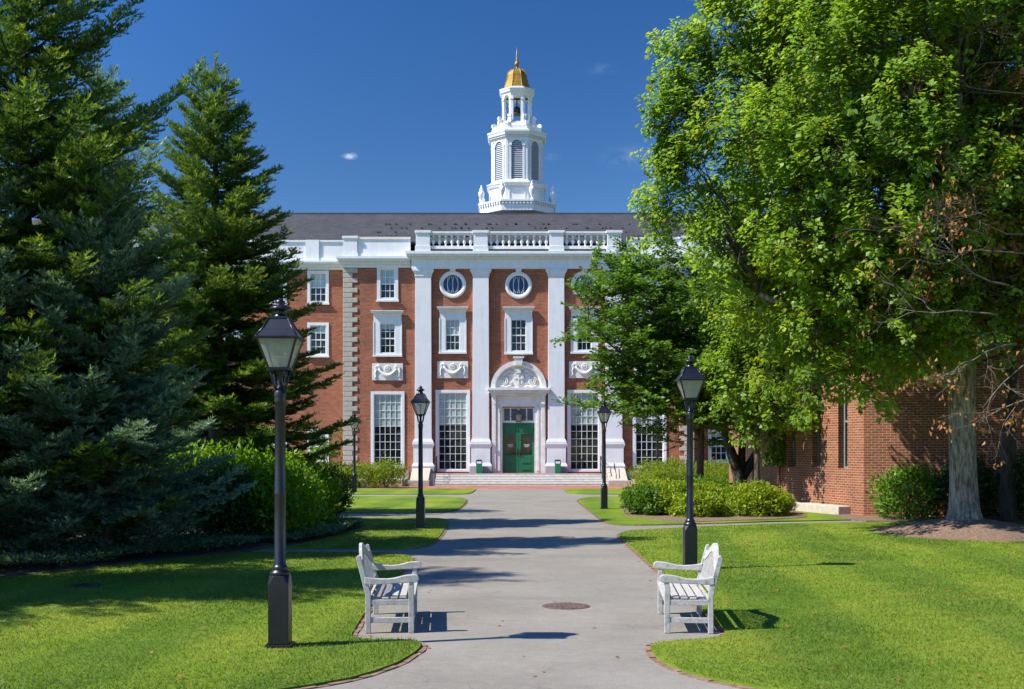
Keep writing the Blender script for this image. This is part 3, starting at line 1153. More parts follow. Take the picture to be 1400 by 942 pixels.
# dentil strip on the platform
dm = MB()
for k in range(8):
    a0, a1 = O8 + k * math.pi / 4, O8 + (k + 1) * math.pi / 4
    p0 = Vector((math.cos(a0), math.sin(a0), 0)) * cr(51)
    p1 = Vector((math.cos(a1), math.sin(a1), 0)) * cr(51)
    nrm = ((p0 + p1) / 2).normalized()
    for i in range(9):
        c_ = p0.lerp(p1, (i + .5) / 9)
        t = (p1 - p0).normalized()
        q = [c_ - t * .055 - nrm * .1, c_ + t * .055 - nrm * .1, c_ + t * .055 + nrm * .05, c_ - t * .055 + nrm * .05]
        dm.prism([(v.x, v.y) for v in q], 'z', cz(288.6), cz(285.6))
    # raised panel on the lower drum
    n2 = nrm; t = (p1 - p0).normalized()
    ap = 37 * KZ
    hw = ap * math.tan(O8) * .72
    for (ua, ub, va, vb) in ((-hw, hw, 265.5, 264.3), (-hw, hw, 281.5, 280.3), (-hw, -hw + .06, 280.2, 265.6), (hw - .06, hw, 280.2, 265.6)):
        q = [n2 * (ap - .02) + t * ua, n2 * (ap - .02) + t * ub, n2 * (ap + .04) + t * ub, n2 * (ap + .04) + t * ua]
        dm.prism([(v.x, v.y) for v in q], 'z', cz(va), cz(vb))
dm.build("dentils", M['white'], cup)
# belfry stage with arched louvres
ap = 33.9 * KZ
bz0, bz1 = cz(253), cz(199)
bs = MB()
half = ap * math.tan(O8)
lw = 7.6 * KZ                       # half width of louvre
lz0, lzs = cz(251.5), cz(207.5)     # sill and springing
for k in range(8):
    a = k * math.pi / 4
    nrm = Vector((math.cos(a), math.sin(a), 0)); t = Vector((-math.sin(a), math.cos(a), 0))
    def P(u, z, off=0.0): 
        v = nrm * (ap + off) + t * u
        return (v.x, v.y, z)
    bs.face([P(-half, bz0), P(-lw, bz0), P(-lw, bz1), P(-half, bz1)])
    bs.face([P(lw, bz0), P(half, bz0), P(half, bz1), P(lw, bz1)])
    bs.face([P(-lw, bz0), P(lw, bz0), P(lw, lz0), P(-lw, lz0)])
    na = 14
    arc = [(lw * math.cos(math.pi * i / na), lzs + lw * math.sin(math.pi * i / na)) for i in range(na + 1)]
    for i in range(na):
        (u0, z0), (u1, z1) = arc[i], arc[i + 1]
        bs.face([P(u0, z0), P(u0, bz1), P(u1, bz1), P(u1, z1)])
        bs.face([P(u0, z0), P(u1, z1), P(u1, z1, -.12), P(u0, z0, -.12)])
        # archivolt
        f_ = 1.22
        bs.face([P(u0, z0, .05), P(u0 * f_, lzs + (z0 - lzs) * f_, .05), P(u1 * f_, lzs + (z1 - lzs) * f_, .05), P(u1, z1, .05)])
        bs.face([P(u0, z0, .05), P(u1, z1, .05), P(u1, z1, 0), P(u0, z0, 0)])
        bs.face([P(u0 * f_, lzs + (z0 - lzs) * f_, .05), P(u0 * f_, lzs + (z0 - lzs) * f_, 0), P(u1 * f_, lzs + (z1 - lzs) * f_, 0), P(u1 * f_, lzs + (z1 - lzs) * f_, .05)])
    for sgn in (-1, 1):
        bs.face([P(sgn * lw, lz0), P(sgn * lw, lzs), P(sgn * lw, lzs, -.12), P(sgn * lw, lz0, -.12)])
        # pilaster strips
        u0, u1 = sorted((sgn * lw * 1.02, sgn * lw * 1.34))
        bs.prism([(v[0], v[1]) for v in (P(u0, 0, -.01), P(u1, 0, -.01), P(u1, 0, .05), P(u0, 0, .05))], 'z', bz0, lzs)
        bs.prism([(v[0], v[1]) for v in (P(u0 - .03, 0, -.01), P(u1 + .03, 0, -.01), P(u1 + .03, 0, .085), P(u0 - .03, 0, .085))], 'z', lzs + .002, lzs + .10)
        # corner pier
        u0, u1 = sorted((sgn * half, sgn * (half - .10)))
        bs.prism([(v[0], v[1]) for v in (P(u0, 0, -.01), P(u1, 0, -.01), P(u1, 0, .035), P(u0, 0, .035))], 'z', bz0, bz1)
bs.build("belfry", M['white'], cup, recalc=False)
for k in range(8):
    a = k * math.pi / 4
    nrm = Vector((math.cos(a), math.sin(a), 0)); t = Vector((-math.sin(a), math.cos(a), 0))
    lv = MB()
    def P(u, z, off=0.0):
        v = nrm * (ap + off) + t * u
        return (v.x, v.y, z)
    nsl = 20
    ztop = lzs + lw
    for i in range(nsl):
        z = lz0 + (ztop - lz0) * i / nsl
        zz = z + .06
        w_ = lw if zz < lzs else math.sqrt(max(0, lw * lw - (zz - lzs) ** 2))
        w_ = min(w_, lw)
        if w_ > .05:
            lv.face([P(-w_, z, -.01), P(w_, z, -.01), P(w_, z + .105, -.10), P(-w_, z + .105, -.10)])
            lv.face([P(-w_, z, -.01), P(-w_, z - .03, -.01), P(w_, z - .03, -.01), P(w_, z, -.01)])
    back = [P(-lw, lz0, -.115), P(lw, lz0, -.115)] + [P(lw * math.cos(math.pi * i / 14), lzs + lw * math.sin(math.pi * i / 14), -.115) for i in range(15)]
    lv.face(back, 1)
    lv.build("louvre", [M['grey_louvre'], M['black_metal']], cup, recalc=False)
# main cornice, stepped base of lantern
cc = MB()
octo(cc, 34.6, 200, 34.6, 196)
octo(cc, 35.6, 195.9, 36.6, 193.4)
octo(cc, 38.5, 193.3, 39.6, 189.5); octo(cc, 40, 189.4, 40, 187)
octo(cc, 37, 186.9, 33.5, 184.5)
octo(cc, 33, 184.4, 33, 179); octo(cc, 30, 178.9, 27, 175.5); octo(cc, 24.5, 175.4, 24, 172)
for k in range(8):      # scrolled buttresses at the corners
    a = O8 + k * math.pi / 4
    d_ = Vector((math.cos(a), math.sin(a), 0)); t = Vector((-math.sin(a), math.cos(a), 0))
    prof = [(20.5, 178), (33, 179), (34, 177), (33.5, 174.5), (31, 173.5), (28.5, 175), (26, 173), (25, 168), (26, 165), (25, 162.5), (22.5, 163), (21, 166)]
    pts = [(r * KZ / math.cos(O8), cz(y)) for r, y in prof]
    n_ = len(pts)
    v = []
    for s in (-1, 1):
        v += [tuple(d_ * r + t * (.11 * s) + Vector((0, 0, z))) for r, z in pts]
    f_ = [tuple(range(n_)), tuple(reversed(range(n_, 2 * n_)))] + [(i, (i + 1) % n_, n_ + (i + 1) % n_, n_ + i) for i in range(n_)]
    cc.mesh(v, f_)
cc.build("cupola_cornice", M['white'], cup)
dn2 = MB()
for k in range(8):
    a0, a1 = O8 + k * math.pi / 4, O8 + (k + 1) * math.pi / 4
    p0 = Vector((math.cos(a0), math.sin(a0), 0)) * cr(36)
    p1 = Vector((math.cos(a1), math.sin(a1), 0)) * cr(36)
    nrm = ((p0 + p1) / 2).normalized(); t = (p1 - p0).normalized()
    for i in range(11):
        c_ = p0.lerp(p1, (i + .5) / 11)
        q = [c_ - t * .035 - nrm * .06, c_ + t * .035 - nrm * .06, c_ + t * .035 + nrm * .07, c_ - t * .035 + nrm * .07]
        dn2.prism([(v.x, v.y) for v in q], 'z', cz(195.6), cz(193.6))
dn2.build("dentils", M['white'], cup)
# open lantern: eight piers with arches
ln_ = MB()
ap2 = 20.2 * KZ
h2 = ap2 * math.tan(O8)
ow = h2 * .60
z0, z1 = cz(174), cz(131)
zsp = cz(139.5)
for k in range(8):
    a = k * math.pi / 4
    nrm = Vector((math.cos(a), math.sin(a), 0)); t = Vector((-math.sin(a), math.cos(a), 0))
    def P(u, z, off=0.0):
        v = nrm * (ap2 + off) + t * u
        return (v.x, v.y, z)
    for off, sg_ in ((0, 1), (-.2, -1)):
        hh = h2 if off == 0 else h2 - .2 * math.tan(O8)
        ln_.face([P(-hh, z0, off), P(-ow, z0, off), P(-ow, z1, off), P(-hh, z1, off)])
        ln_.face([P(ow, z0, off), P(hh, z0, off), P(hh, z1, off), P(ow, z1, off)])
        for i in range(10):
            u0, u1 = ow * math.cos(math.pi * i / 10), ow * math.cos(math.pi * (i + 1) / 10)
            za, zb_ = zsp + ow * math.sin(math.pi * i / 10), zsp + ow * math.sin(math.pi * (i + 1) / 10)
            ln_.face([P(u0, za, off), P(u0, z1, off), P(u1, z1, off), P(u1, zb_, off)])
            if off == 0:
                ln_.face([P(u0, za, 0), P(u1, zb_, 0), P(u1, zb_, -.2), P(u0, za, -.2)])
    for s in (-1, 1):
        ln_.face([P(s * ow, z0), P(s * ow, zsp), P(s * ow, zsp, -.2), P(s * ow, z0, -.2)])
        u0, u1 = sorted((s * ow * .97, s * h2))
        ln_.prism([(v[0], v[1]) for v in (P(u0, 0, -.21), P(u1, 0, -.21), P(u1, 0, .04), P(u0, 0, .04))], 'z', zsp - .08, zsp)
        ln_.prism([(v[0], v[1]) for v in (P(u0, 0, -.21), P(u1, 0, -.21), P(u1, 0, .04), P(u0, 0, .04))], 'z', z0, z0 + .14)
ln_.build("lantern_stage", M['white'], cup, recalc=False)
lc = MB()
octo(lc, 20.6, 134.5, 21.5, 131); octo(lc, 22.5, 130.9, 23.6, 127.5); octo(lc, 23.9, 127.4, 23.9, 125.5); octo(lc, 21, 125.4, 18, 123)
lc.build("lantern_cornice", M['white'], cup)
be = MB()
be.lathe([(.33, 0), (.34, .05), (.28, .16), (.23, .32), (.20, .45), (.12, .54), (.03, .56)], n=20)
be.tube([(0, 0, .5), (0, 0, 1.1)], .04, 8)
be.box(-.9, .9, -.05, .05, 1.0, 1.1)
be.build("bell", M['bronze'], cup, loc=(0, 0, cz(157.5)))
dm_ = MB()
dp = [(17.3, 124), (16.6, 121), (15.2, 116.5), (14.0, 112), (13.2, 108), (12.6, 104), (11.4, 100.5), (9.4, 97.6), (6.5, 95.8), (3.0, 95), (1.6, 94.8)]
dm_.lathe([(cr(r), cz(y)) for r, y in dp], n=8, smooth=False, rot=O8)
for k in range(8):          # ribs along the arrises
    a = O8 + k * math.pi / 4
    dm_.tube([(cr(r) * math.cos(a), cr(r) * math.sin(a), cz(y)) for r, y in dp], .028, 6)
dm_.build("dome", M['gold'], cup)
fi = MB()
fi.lathe([(.13, cz(95)), (.07, cz(93)), (.06, cz(91)), (.12, cz(90)), (.16, cz(87.5)), (.12, cz(85)), (.05, cz(84)), (.09, cz(82.5)), (.05, cz(81)), (.055, cz(76)), (.008, cz(64.5))], n=12)
fi.build("finial", M['gold'], cup)
um = MB()
um.lathe([(.13, 0), (.13, .06), (.06, .10), (.05, .22), (.10, .30), (.19, .55), (.20, .72), (.14, .82), (.10, .86), (.13, .92), (.08, 1.02), (.05, 1.08), (.07, 1.12), (.0, 1.22)], n=14)
urn = None
for k in range(8):
    a = O8 + k * math.pi / 4
    if urn is None:
        urn = um.build("urn", M['white'], cup); o = urn
    else:
        o = urn.copy(); col.objects.link(o); o.parent = cup
    o.location = (cr(48) * math.cos(a), cr(48) * math.sin(a), cz(283) + .002)

# ---- entrance: surround, arch with carved tympanum, doors
su = MB()
dx = .88
for s in (-1, 1):
    a, b_ = sorted((s * dx, s * 1.48))
    su.box(a, b_, -.12, .3, .62, fz(541))
    a, b_ = sorted((s * 1.0, s * 1.14)); su.box(a, b_, -.16, -.122, .75, fz(556))
    a, b_ = sorted((s * 1.24, s * 1.44)); su.box(a, b_, -.20, -.122, .62, fz(548))
    a, b_ = sorted((s * 1.22, s * 1.46)); su.box(a, b_, -.27, -.122, fz(549.5), fz(541))
    a, b_ = sorted((s * 1.24, s * 1.44)); su.box(a, b_, -.30, -.272, fz(553), fz(550))
su.box(-dx, dx, -.115, .3, fz(556), fz(541))
su.box(-1.52, 1.52, -.30, .05, fz(541) + .002, fz(538))
su.box(-1.64, 1.64, -.40, .05, fz(538) + .002, fz(534))
su.box(-1.70, 1.70, -.46, .05, fz(534) + .002, fz(530.5))
sur = su.build("door_surround", M['marble'], hall, bevel=.012)
ty = MB()
na = 32
zc = fz(530.5) + .003
ro, ri = 1.52, 1.28
for i in range(na):
    a0, a1 = math.pi * i / na, math.pi * (i + 1) / na
    q = lambda r, a, y: (r * math.cos(a), y, zc + r * math.sin(a) * .97)
    ty.face([q(ri, a0, -.22), q(ro, a0, -.22), q(ro, a1, -.22), q(ri, a1, -.22)])
    ty.face([q(ro, a0, -.22), q(ro, a0, .03), q(ro, a1, .03), q(ro, a1, -.22)])
    ty.face([q(ri, a0, -.22), q(ri, a1, -.22), q(ri - .1, a1, -.08), q(ri - .1, a0, -.08)])
    ty.face([q(ri - .1, a0, -.08), q(ri - .1, a1, -.08), (0, -.08, zc)])
ty.prism([(-.17, zc + 1.22), (.17, zc + 1.22), (.25, zc + 1.62), (-.25, zc + 1.62)], 'y', -.34, .02)
ty.box(-.30, .30, -.38, .02, zc + 1.622, zc + 1.70)
tyo = ty.build("arched_pediment", M['marble'], hall)
sc_ = MB()
y = -.10
# shield with a cross
sc_.prism([(-.27, zc + .78), (.27, zc + .78), (.27, zc + .42), (.18, zc + .24), (0, zc + .14), (-.18, zc + .24), (-.27, zc + .42)], 'y', -.16, -.07)
sc_.box(-.035, .035, -.185, -.162, zc + .20, zc + .76)
sc_.box(-.22, .22, -.187, -.162, zc + .48, zc + .55)
sc_.box(-.14, .14, -.20, -.1, zc + .80, zc + .86)
sc_.prism([(-.10, zc + .86), (.10, zc + .86), (.2, zc + 1.02), (-.2, zc + 1.02)], 'y', -.2, -.09)
def spiral(cx, cz_, r0, turns, s, th=.034):
    pts = []
    nn = int(14 * turns)
    for i in range(nn + 1):
        a = i / nn * turns * 2 * math.pi
        r = r0 * (1 - .85 * i / nn)
        pts.append((cx + s * r * math.cos(a), y, cz_ + r * math.sin(a)))
    sc_.tube(pts, th, 6)
for s in (-1, 1):
    spiral(s * .78, zc + .36, .24, 2.2, s, .045)
    spiral(s * .45, zc + .80, .13, 1.8, -s, .03)
    spiral(s * .42, zc + .22, .10, 1.6, -s, .03)
    spiral(s * .68, zc + .68, .11, 1.6, s, .03)
    sc_.tube([(s * 1.08, y, zc + .08), (s * .9, y, zc + .12), (s * .7, y, zc + .06), (s * .5, y, zc + .12), (s * .3, y, zc + .07)], [.03, .06, .05, .055, .03], 6)
    sc_.tube([(s * .28, y, zc + .86), (s * .44, y, zc + .98), (s * .62, y, zc + .86), (s * .8, y, zc + .68), (s * .98, y, zc + .5)], [.03, .05, .05, .045, .02], 6)
sc_.build("carved_shield", M['marble'], tyo)
# transom
yd = .10
tr = MB()
zt0, zt1 = fz(576.5), fz(557)
tr.box(-dx, dx, yd, yd + .08, zt0 - .06, zt0 + .06)
tr.box(-dx, dx, yd, yd + .08, zt1 - .06, zt1)
for x in (-dx + .03, -.44, 0, .44, dx - .03):
    w_ = .035 if abs(x) < .8 and x else .06
    tr.box(x - w_, x + w_, yd + .003, yd + .077, zt0 + .06, zt1 - .06)
tro = tr.build("transom_window", M['white'], hall)
p = MB(); p.face([(-dx, yd + .05, zt0), (dx, yd + .05, zt0), (dx, yd + .05, zt1), (-dx, yd + .05, zt1)])
p.build("pane", M['skyglass'], tro, recalc=False)
# two door leaves
for s in (-1, 1):
    a, b_ = (-dx, -.006) if s < 0 else (.006, dx)
    zb_, ztp = .63, zt0 - .065
    mid = (a + b_) / 2
    H_ = ztp - zb_
    gl0, gl1 = zb_ + H_ * .36, zb_ + H_ * .78
    st = .13
    d_ = MB()
    yf, yk = yd + .02, yd + .075
    d_.box(a, a + st, yf, yk, zb_, ztp); d_.box(b_ - st, b_, yf, yk, zb_, ztp)
    d_.box(a + st, b_ - st, yf, yk, gl1, ztp)
    d_.box(a + st, b_ - st, yf, yk, zb_, gl0)
    # raised panels
    for (u, v) in ((zb_ + .12, zb_ + .42), (zb_ + .50, gl0 - .08), (gl1 + .12, ztp - .10)):
        x0, x1 = a + st + .02, b_ - st - .02
        d_.box(x0, x1, yf - .012, yf - .001, u, v)
        d_.box(x0 + .06, x1 - .06, yf - .03, yf - .0125, u + .05, v - .05)
    lo = d_.build("door", M['door_green'], hall, bevel=.006)
    gp = MB(); gp.face([(a + st, yd + .05, gl0), (b_ - st, yd + .05, gl0), (b_ - st, yd + .05, gl1), (a + st, yd + .05, gl1)])
    gp.build("door_glass", M['glass'], lo, recalc=False)
    nt_ = MB()
    for k, (w_, zz) in enumerate(((.17, .50), (.13, .46), (.15, .42), (.09, .385))):
        zq = gl0 + (gl1 - gl0) * zz
        nt_.box(mid - w_, mid + w_, yd + .040, yd + .046, zq - .008, zq + .008)
    nt_.build("door_notice", M['white'], lo)
    hd = MB()
    hx = -s * .0 + (a + .07 if s > 0 else b_ - .07)
    hd.tube([(hx, yf - .01, zb_ + 1.0), (hx, yf - .07, zb_ + 1.02), (hx, yf - .07, zb_ + 1.26), (hx, yf - .01, zb_ + 1.28)], .014, 8)
    hd.box(hx - .035, hx + .035, yf - .012, yf - .002, zb_ + .95, zb_ + 1.33)
    hd.build("handle", M['bronze'], lo)
# lantern over the door
ol = MB()
zl = fz(577)
ol.frustum(0, -.10, zl + .04, zl + .40, .13, .20)
oln = ol.build("door_lantern", M['lampglass'], hall)
of = MB()
of.frustum(0, -.10, zl + .40, zl + .55, .24, .09)
of.lathe([(.05, zl + .55), (.07, zl + .6), (.02, zl + .66)], 0, -.10, 10)
of.box(-.14, .14, -.24, .04, zl, zl + .04)
for sx in (-1, 1):
    for sy in (-1, 1):
        of.tube([(sx * .13, -.10 + sy * .13, zl + .03), (sx * .2, -.10 + sy * .2, zl + .41)], .016, 6)
of.tube([(-.45, .06, zl + .28), (-.20, -.08, zl + .28)], .015, 6)
of.tube([(.45, .06, zl + .28), (.20, -.08, zl + .28)], .015, 6)
of.build("lantern_frame", M['black_metal'], oln)

# ---- steps and cheek walls
stp = MB()
prof = [(.0, 0)]
nst, rise, run_ = 5, .124, .27
yl = -.95
y0 = yl - run_ * (nst - 1)
poly = [(.0, 0), (y0, 0)]
for k in range(nst):
    z = rise * (k + 1)
    yy = y0 + run_ * k
    poly.append((yy, z - .012)); poly.append((yy - .012, z - .012)); poly.append((yy - .012, z)); 
    if k < nst - 1:
        poly.append((yy + run_, z))
poly.append((.0, rise * nst))
stp.prism(poly, 'x', -4.75, 4.75)
stp.build("steps", M['stone'], hall)
lnd = MB(); lnd.box(-4.75, 4.75, yl - .01, -.001, rise * nst + .001, rise * nst + .012)
lnd.build("brick_landing", M['paver'], hall)
for s in (-1, 1):
    ck = MB()
    a, b_ = sorted((s * 4.76, s * 5.75))
    ck.prism([(0.02, 0), (y0 - .35, 0), (y0 - .35, .32), (y0 - .05, .40), (yl + .1, .86), (-.365, .90), (.02, .90)], 'x', a, b_)
    a2, b2 = sorted((s * 4.70, s * 6.0))
    ck.box(a2, b2, y0 - .42, y0 - .36, 0, .30)
    ck.build("cheek_wall", M['quoin'], hall, bevel=.02)
    for k, off in enumerate((4.45, 5.15) if s > 0 else (4.45,)):
        hr = MB()
        x = s * off
        zo = 0 if k == 0 else .42
        if k == 0:
            hr.tube([(x, y0 + .05, .12), (x, y0 + .05, 1.05), (x, yl + .2, 1.55), (x, yl + .55, 1.55), (x, yl + .55, .62)], .024, 8)
            hr.tube([(x, y0 + .62, .37), (x, y0 + .62, 1.30)], .02, 8)
            hr.tube([(x, y0 + .05, .70), (x, yl + .2, 1.2)], .014, 8)
        else:
            hr.tube([(x, y0 - .1, .36), (x, y0 - .1, .62), (x, yl + .05, 1.18), (x, yl + .05, .84)], .022, 8)
        hr.build("handrail", M['black_metal'], hall)

# raised stone terraces by the walls
for s in (-1, 1):
    t_ = MB()
    a, b_ = sorted((s * 6.05, s * 13.0))
    t_.box(a, b_, -3.2, -.085, 0, .34)
    t_.build("stone_terrace", M['quoin'], hall, bevel=.02)

# ---- two green bins on the landing
def bin_(px, label):
    x = CX + fx(px)
    o = empty("litter_bin", (x, FD - .62, .634))
    tag(o, label, "bin", "green bins on the landing")
    b_ = MB(); b_.box(-.16, .16, -.16, .16, 0, .52); b_.build("body", M['bin_green'], o, bevel=.012)
    t = MB(); t.box(-.12, .12, -.165, -.12, .525, .66, 0)
    t.box(-.15, .15, -.12, .15, .522, .67)
    t.build("opening", M['white'], o)
    l = MB(); l.frustum(0, 0, .672, .74, .175, .12); l.box(-.17, -.15, -.17, .15, .50, .672); l.box(.15, .17, -.17, .15, .50, .672)
    l.build("lid", M['black_metal'], o)
bin_(655.5, "green litter bin on the landing left of the green doors")
bin_(762, "green litter bin on the landing right of the green doors")

# ------------------------------------------------------------------ brick building on the right
K1 = Vector((10.4, 34.6)); K2 = Vector((8.94, 39.3))
K3 = Vector((25.0, 31.5))
bh = empty("brick_annex", (10.4, 34.6, 0))
tag(bh, "low brick building with narrow recessed windows behind the big maple trunk", "building")
HB = 6.2
def local_wall(name, A, B, holes, thick=.3):
    """wall with its own frame: local x from A to B, facing local -y"""
    d = B - A
    L_ = d.length
    ang = math.atan2(d.y, d.x)
    mb = MB()
    wall(mb, 0, L_, 0, HB, 0, holes, thick)
    o = mb.build(name, M['brick2'], bh, recalc=False)
    o.location = (A.x - K1.x, A.y - K1.y, 0)
    o.rotation_euler = (0, 0, ang)
    return o, L_
Lf = (K1 - K2).length
holes = [(.62 + 1.48 * k, 1.12 + 1.48 * k, 1.42, 4.3) for k in range(3)]
wl_, _ = local_wall("side_wall", K2, K1, holes, .34)
for (a, b_, c_, d) in holes:
    f_ = MB()
    f_.box(a + .002, a + .06, .2, .3, c_, d); f_.box(b_ - .06, b_ - .002, .2, .3, c_, d)
    f_.box(a + .06, b_ - .06, .2, .3, c_, c_ + .06); f_.box(a + .06, b_ - .06, .2, .3, d - .06, d)
    f_.box(a + .06, b_ - .06, .2, .28, (c_ + d) / 2 - .03, (c_ + d) / 2 + .03)
    fo = f_.build("window", M['teal_frame'], wl_)
    p = MB(); p.face([(a, .27, c_), (b_, .27, c_), (b_, .27, d), (a, .27, d)])
    p.build("pane", M['glass'], wl_, recalc=False)
fw_, _ = local_wall("front_wall", K1, K3, [(6, 7, 1.6, 4.2), (9, 10, 1.6, 4.2)], .2)
p = MB()
for x in (6, 9):
    p.face([(x, .18, 1.6), (x + 1, .18, 1.6), (x + 1, .18, 4.2), (x, .18, 4.2)])
p.build("pane", M['glass'], fw_, recalc=False)
rest = MB()
lk = lambda v: (v.x - K1.x, v.y - K1.y)
K4 = Vector((26.0, 55)); K5 = Vector((10.2, 55))
for A, B in ((K3, K4), (K4, K5), (K5, K2)):
    rest.face([(*lk(A), 0), (*lk(B), 0), (*lk(B), HB), (*lk(A), HB)])
rest.build("rear_wall", M['brick2'], bh, recalc=False)
tp_ = MB()
cen = Vector((18, 45))
ov = [cen + (p_ - cen) * 1.02 for p_ in (K1, K3, K4, K5, K2)]
tp_.prism([lk(v) for v in ov], 'z', HB + .002, HB + .35)
tp_.build("cornice", M['white'], bh)
rp = MB()
ring = [lk(v) for v in ov]
apx = [(cen.x - K1.x - 4, cen.y - K1.y, HB + 3.2), (cen.x - K1.x + 4, cen.y - K1.y, HB + 3.2)]
for i in range(5):
    a, b_ = ring[i], ring[(i + 1) % 5]
    mid = apx[0] if (a[0] + b_[0]) / 2 < apx[0][0] + 2 else apx[1]
    rp.face([(*a, HB + .352), (*b_, HB + .352), mid])
rp.face([(*ring[0], HB + .352), apx[1], apx[0]]); rp.face([(*ring[2], HB + .352), apx[0], apx[1]])
rp.build("roof", M['slate'], bh)
sb_ = MB()
sb_.box(-.15, Lf * .86, -.42, -.003, 0, .30)
sb_.build("stone_base", M['quoin'], wl_, bevel=.03)

# ------------------------------------------------------------------ street lamps
def make_lamp():
    r = empty("street_lamp", (0, 0, 0))
    b_ = MB()
    b_.box(-.135, .135, -.135, .135, 0, .03)
    b_.box(-.105, .105, -.105, .105, .03, .64)
    # chamfered shoulder to an octagon
    vs_ = [(-.105, -.105, .64), (.105, -.105, .64), (.105, .105, .64), (-.105, .105, .64)]
    k = .05
    oc = [(-k, -.105), (k, -.105), (.105, -k), (.105, k), (k, .105), (-k, .105), (-.105, k), (-.105, -k)]
    top = [(x * .98, y * .98, .735) for x, y in oc]
    fs = [(0, 1, 5, 4), (1, 2, 7, 6), (2, 3, 9, 8), (3, 0, 11, 10), (1, 6, 5), (2, 8, 7), (3, 10, 9), (0, 4, 11), (4, 5, 6, 7, 8, 9, 10, 11)]
    b_.mesh(vs_ + top, fs)
    b_.build("base", M['black_metal'], r, bevel=.006)
    p = MB()
    p.lathe([(.10, .73), (.105, .75), (.105, .77), (.085, .78), (.08, .80), (.088, .81), (.07, .83), (.060, .85), (.059, 1.55), (.061, 1.56), (.061, 1.60), (.058, 1.61),
             (.052, 2.50), (.058, 2.51), (.062, 2.53), (.058, 2.55), (.064, 2.58), (.064, 2.62), (.05, 2.64), (.045, 2.66), (.03, 2.68), (.03, 2.80), (.05, 2.83), (.06, 2.845)], n=20)
    p.build("post", M['black_metal'], r)
    br = MB()
    for k in range(4):
        a = math.pi / 4 + k * math.pi / 2
        c, s = math.cos(a), math.sin(a)
        br.tube([(c * .045, s * .045, 2.64), (c * .085, s * .085, 2.70), (c * .10, s * .10, 2.78), (c * .12, s * .12, 2.86)], .012, 6)
    br.build("bracket", M['black_metal'], r)
    # lantern head
    z0, z1 = 2.86, 3.17
    w0, w1 = .098, .200
    hd = MB()
    hd.frustum(0, 0, z0 - .014, z0 + .014, w0 + .012, w0 + .014)
    for sx in (-1, 1):
        for sy in (-1, 1):
            hd.tube([(sx * w0, sy * w0, z0), (sx * w1, sy * w1, z1)], .013, 6, smooth=False)
    hd.frustum(0, 0, z1 - .012, z1 + .008, w1 + .022, w1 + .026)
    hd.frustum(0, 0, z1 + .009, z1 + .022, w1 + .030, w1 + .012)
    # roof, slightly hollow
    for (za, zb_, a, b2) in ((z1 + .022, z1 + .10, w1 + .010, .150), (z1 + .10, z1 + .205, .150, .098)):
        hd.frustum(0, 0, za, zb_ - .0005, a, b2)
    for sx in (-1, 1):
        for sy in (-1, 1):
            hd.tube([(sx * (w1 + .01), sy * (w1 + .01), z1 + .022), (sx * .150, sy * .150, z1 + .10), (sx * .098, sy * .098, z1 + .205)], .009, 6)
    hd.frustum(0, 0, z1 + .205, z1 + .222, .105, .105)
    head = hd.build("lantern", M['black_metal'], r)
    cp = MB()
    zc_ = z1 + .222
    cp.lathe([(.075, zc_), (.07, zc_ + .015), (.055, zc_ + .03), (.055, zc_ + .065), (.085, zc_ + .075), (.108, zc_ + .088), (.10, zc_ + .105), (.06, zc_ + .125),
              (.035, zc_ + .14), (.05, zc_ + .152), (.05, zc_ + .165), (.03, zc_ + .182), (.012, zc_ + .20)], n=18)
    cp.build("chimney_cap", M['black_metal'], head)
    for k in range(4):
        a = k * math.pi / 2
        rot = Matrix.Rotation(a, 3, 'Z')
        gp = MB()
        q = [Vector((-w0 + .006, -w0 - .001, z0 + .014)), Vector((w0 - .006, -w0 - .001, z0 + .014)), Vector((w1 - .006, -w1 - .001, z1 - .012)), Vector((-w1 + .006, -w1 - .001, z1 - .012))]
        gp.face([rot @ v for v in q])
        gp.build("glass_pane", M['lampglass'], head, recalc=False)
    bu = MB()
    bu.tube([(0, 0, z0 + .01), (0, 0, z1 - .08), (0, 0, z1 - .06)], .010, 6)
    bu.tube([(0, 0, z1 - .10), (-.03, 0, z1 - .05), (-.07, 0, z1 - .05), (-.09, 0, z1 - .03)], .008, 6)
    bu.lathe([(.02, z1 - .10), (.032, z1 - .07), (.02, z1 - .05)], 0, 0, 10)
    bu.build("burner", M['quoin'], head)
    return r

LAMPS = [((383, 888), "nearest black lantern post, standing on the front left lawn beside the near conifers"),
         ((943.5, 781), "black lantern post behind the right hand white bench"),
         ((575, 723.5), "black lantern post at the edge of the left lawn in front of the white pilaster"),
         ((826, 697), "black lantern post on the right lawn by the steps, leaves over its lantern"),
         ((484.5, 673.5), "small black lantern post in front of the grey quoins of the hall"),
         ((899, 666), "farthest black lantern post, rising from the shrubs by the right of the steps")]
lamp0 = make_lamp()
for i, ((px, py), lab) in enumerate(LAMPS):
    o = lamp0 if i == 0 else copy_tree(lamp0)
    x, y_ = g(px, py)
    o.location = (x, y_, .036)
    o.rotation_euler.z = R((0, 2, -3, 1.5, 4, 0)[i])
    tag(o, lab, "street lamp", "black lantern lamp posts along the path")

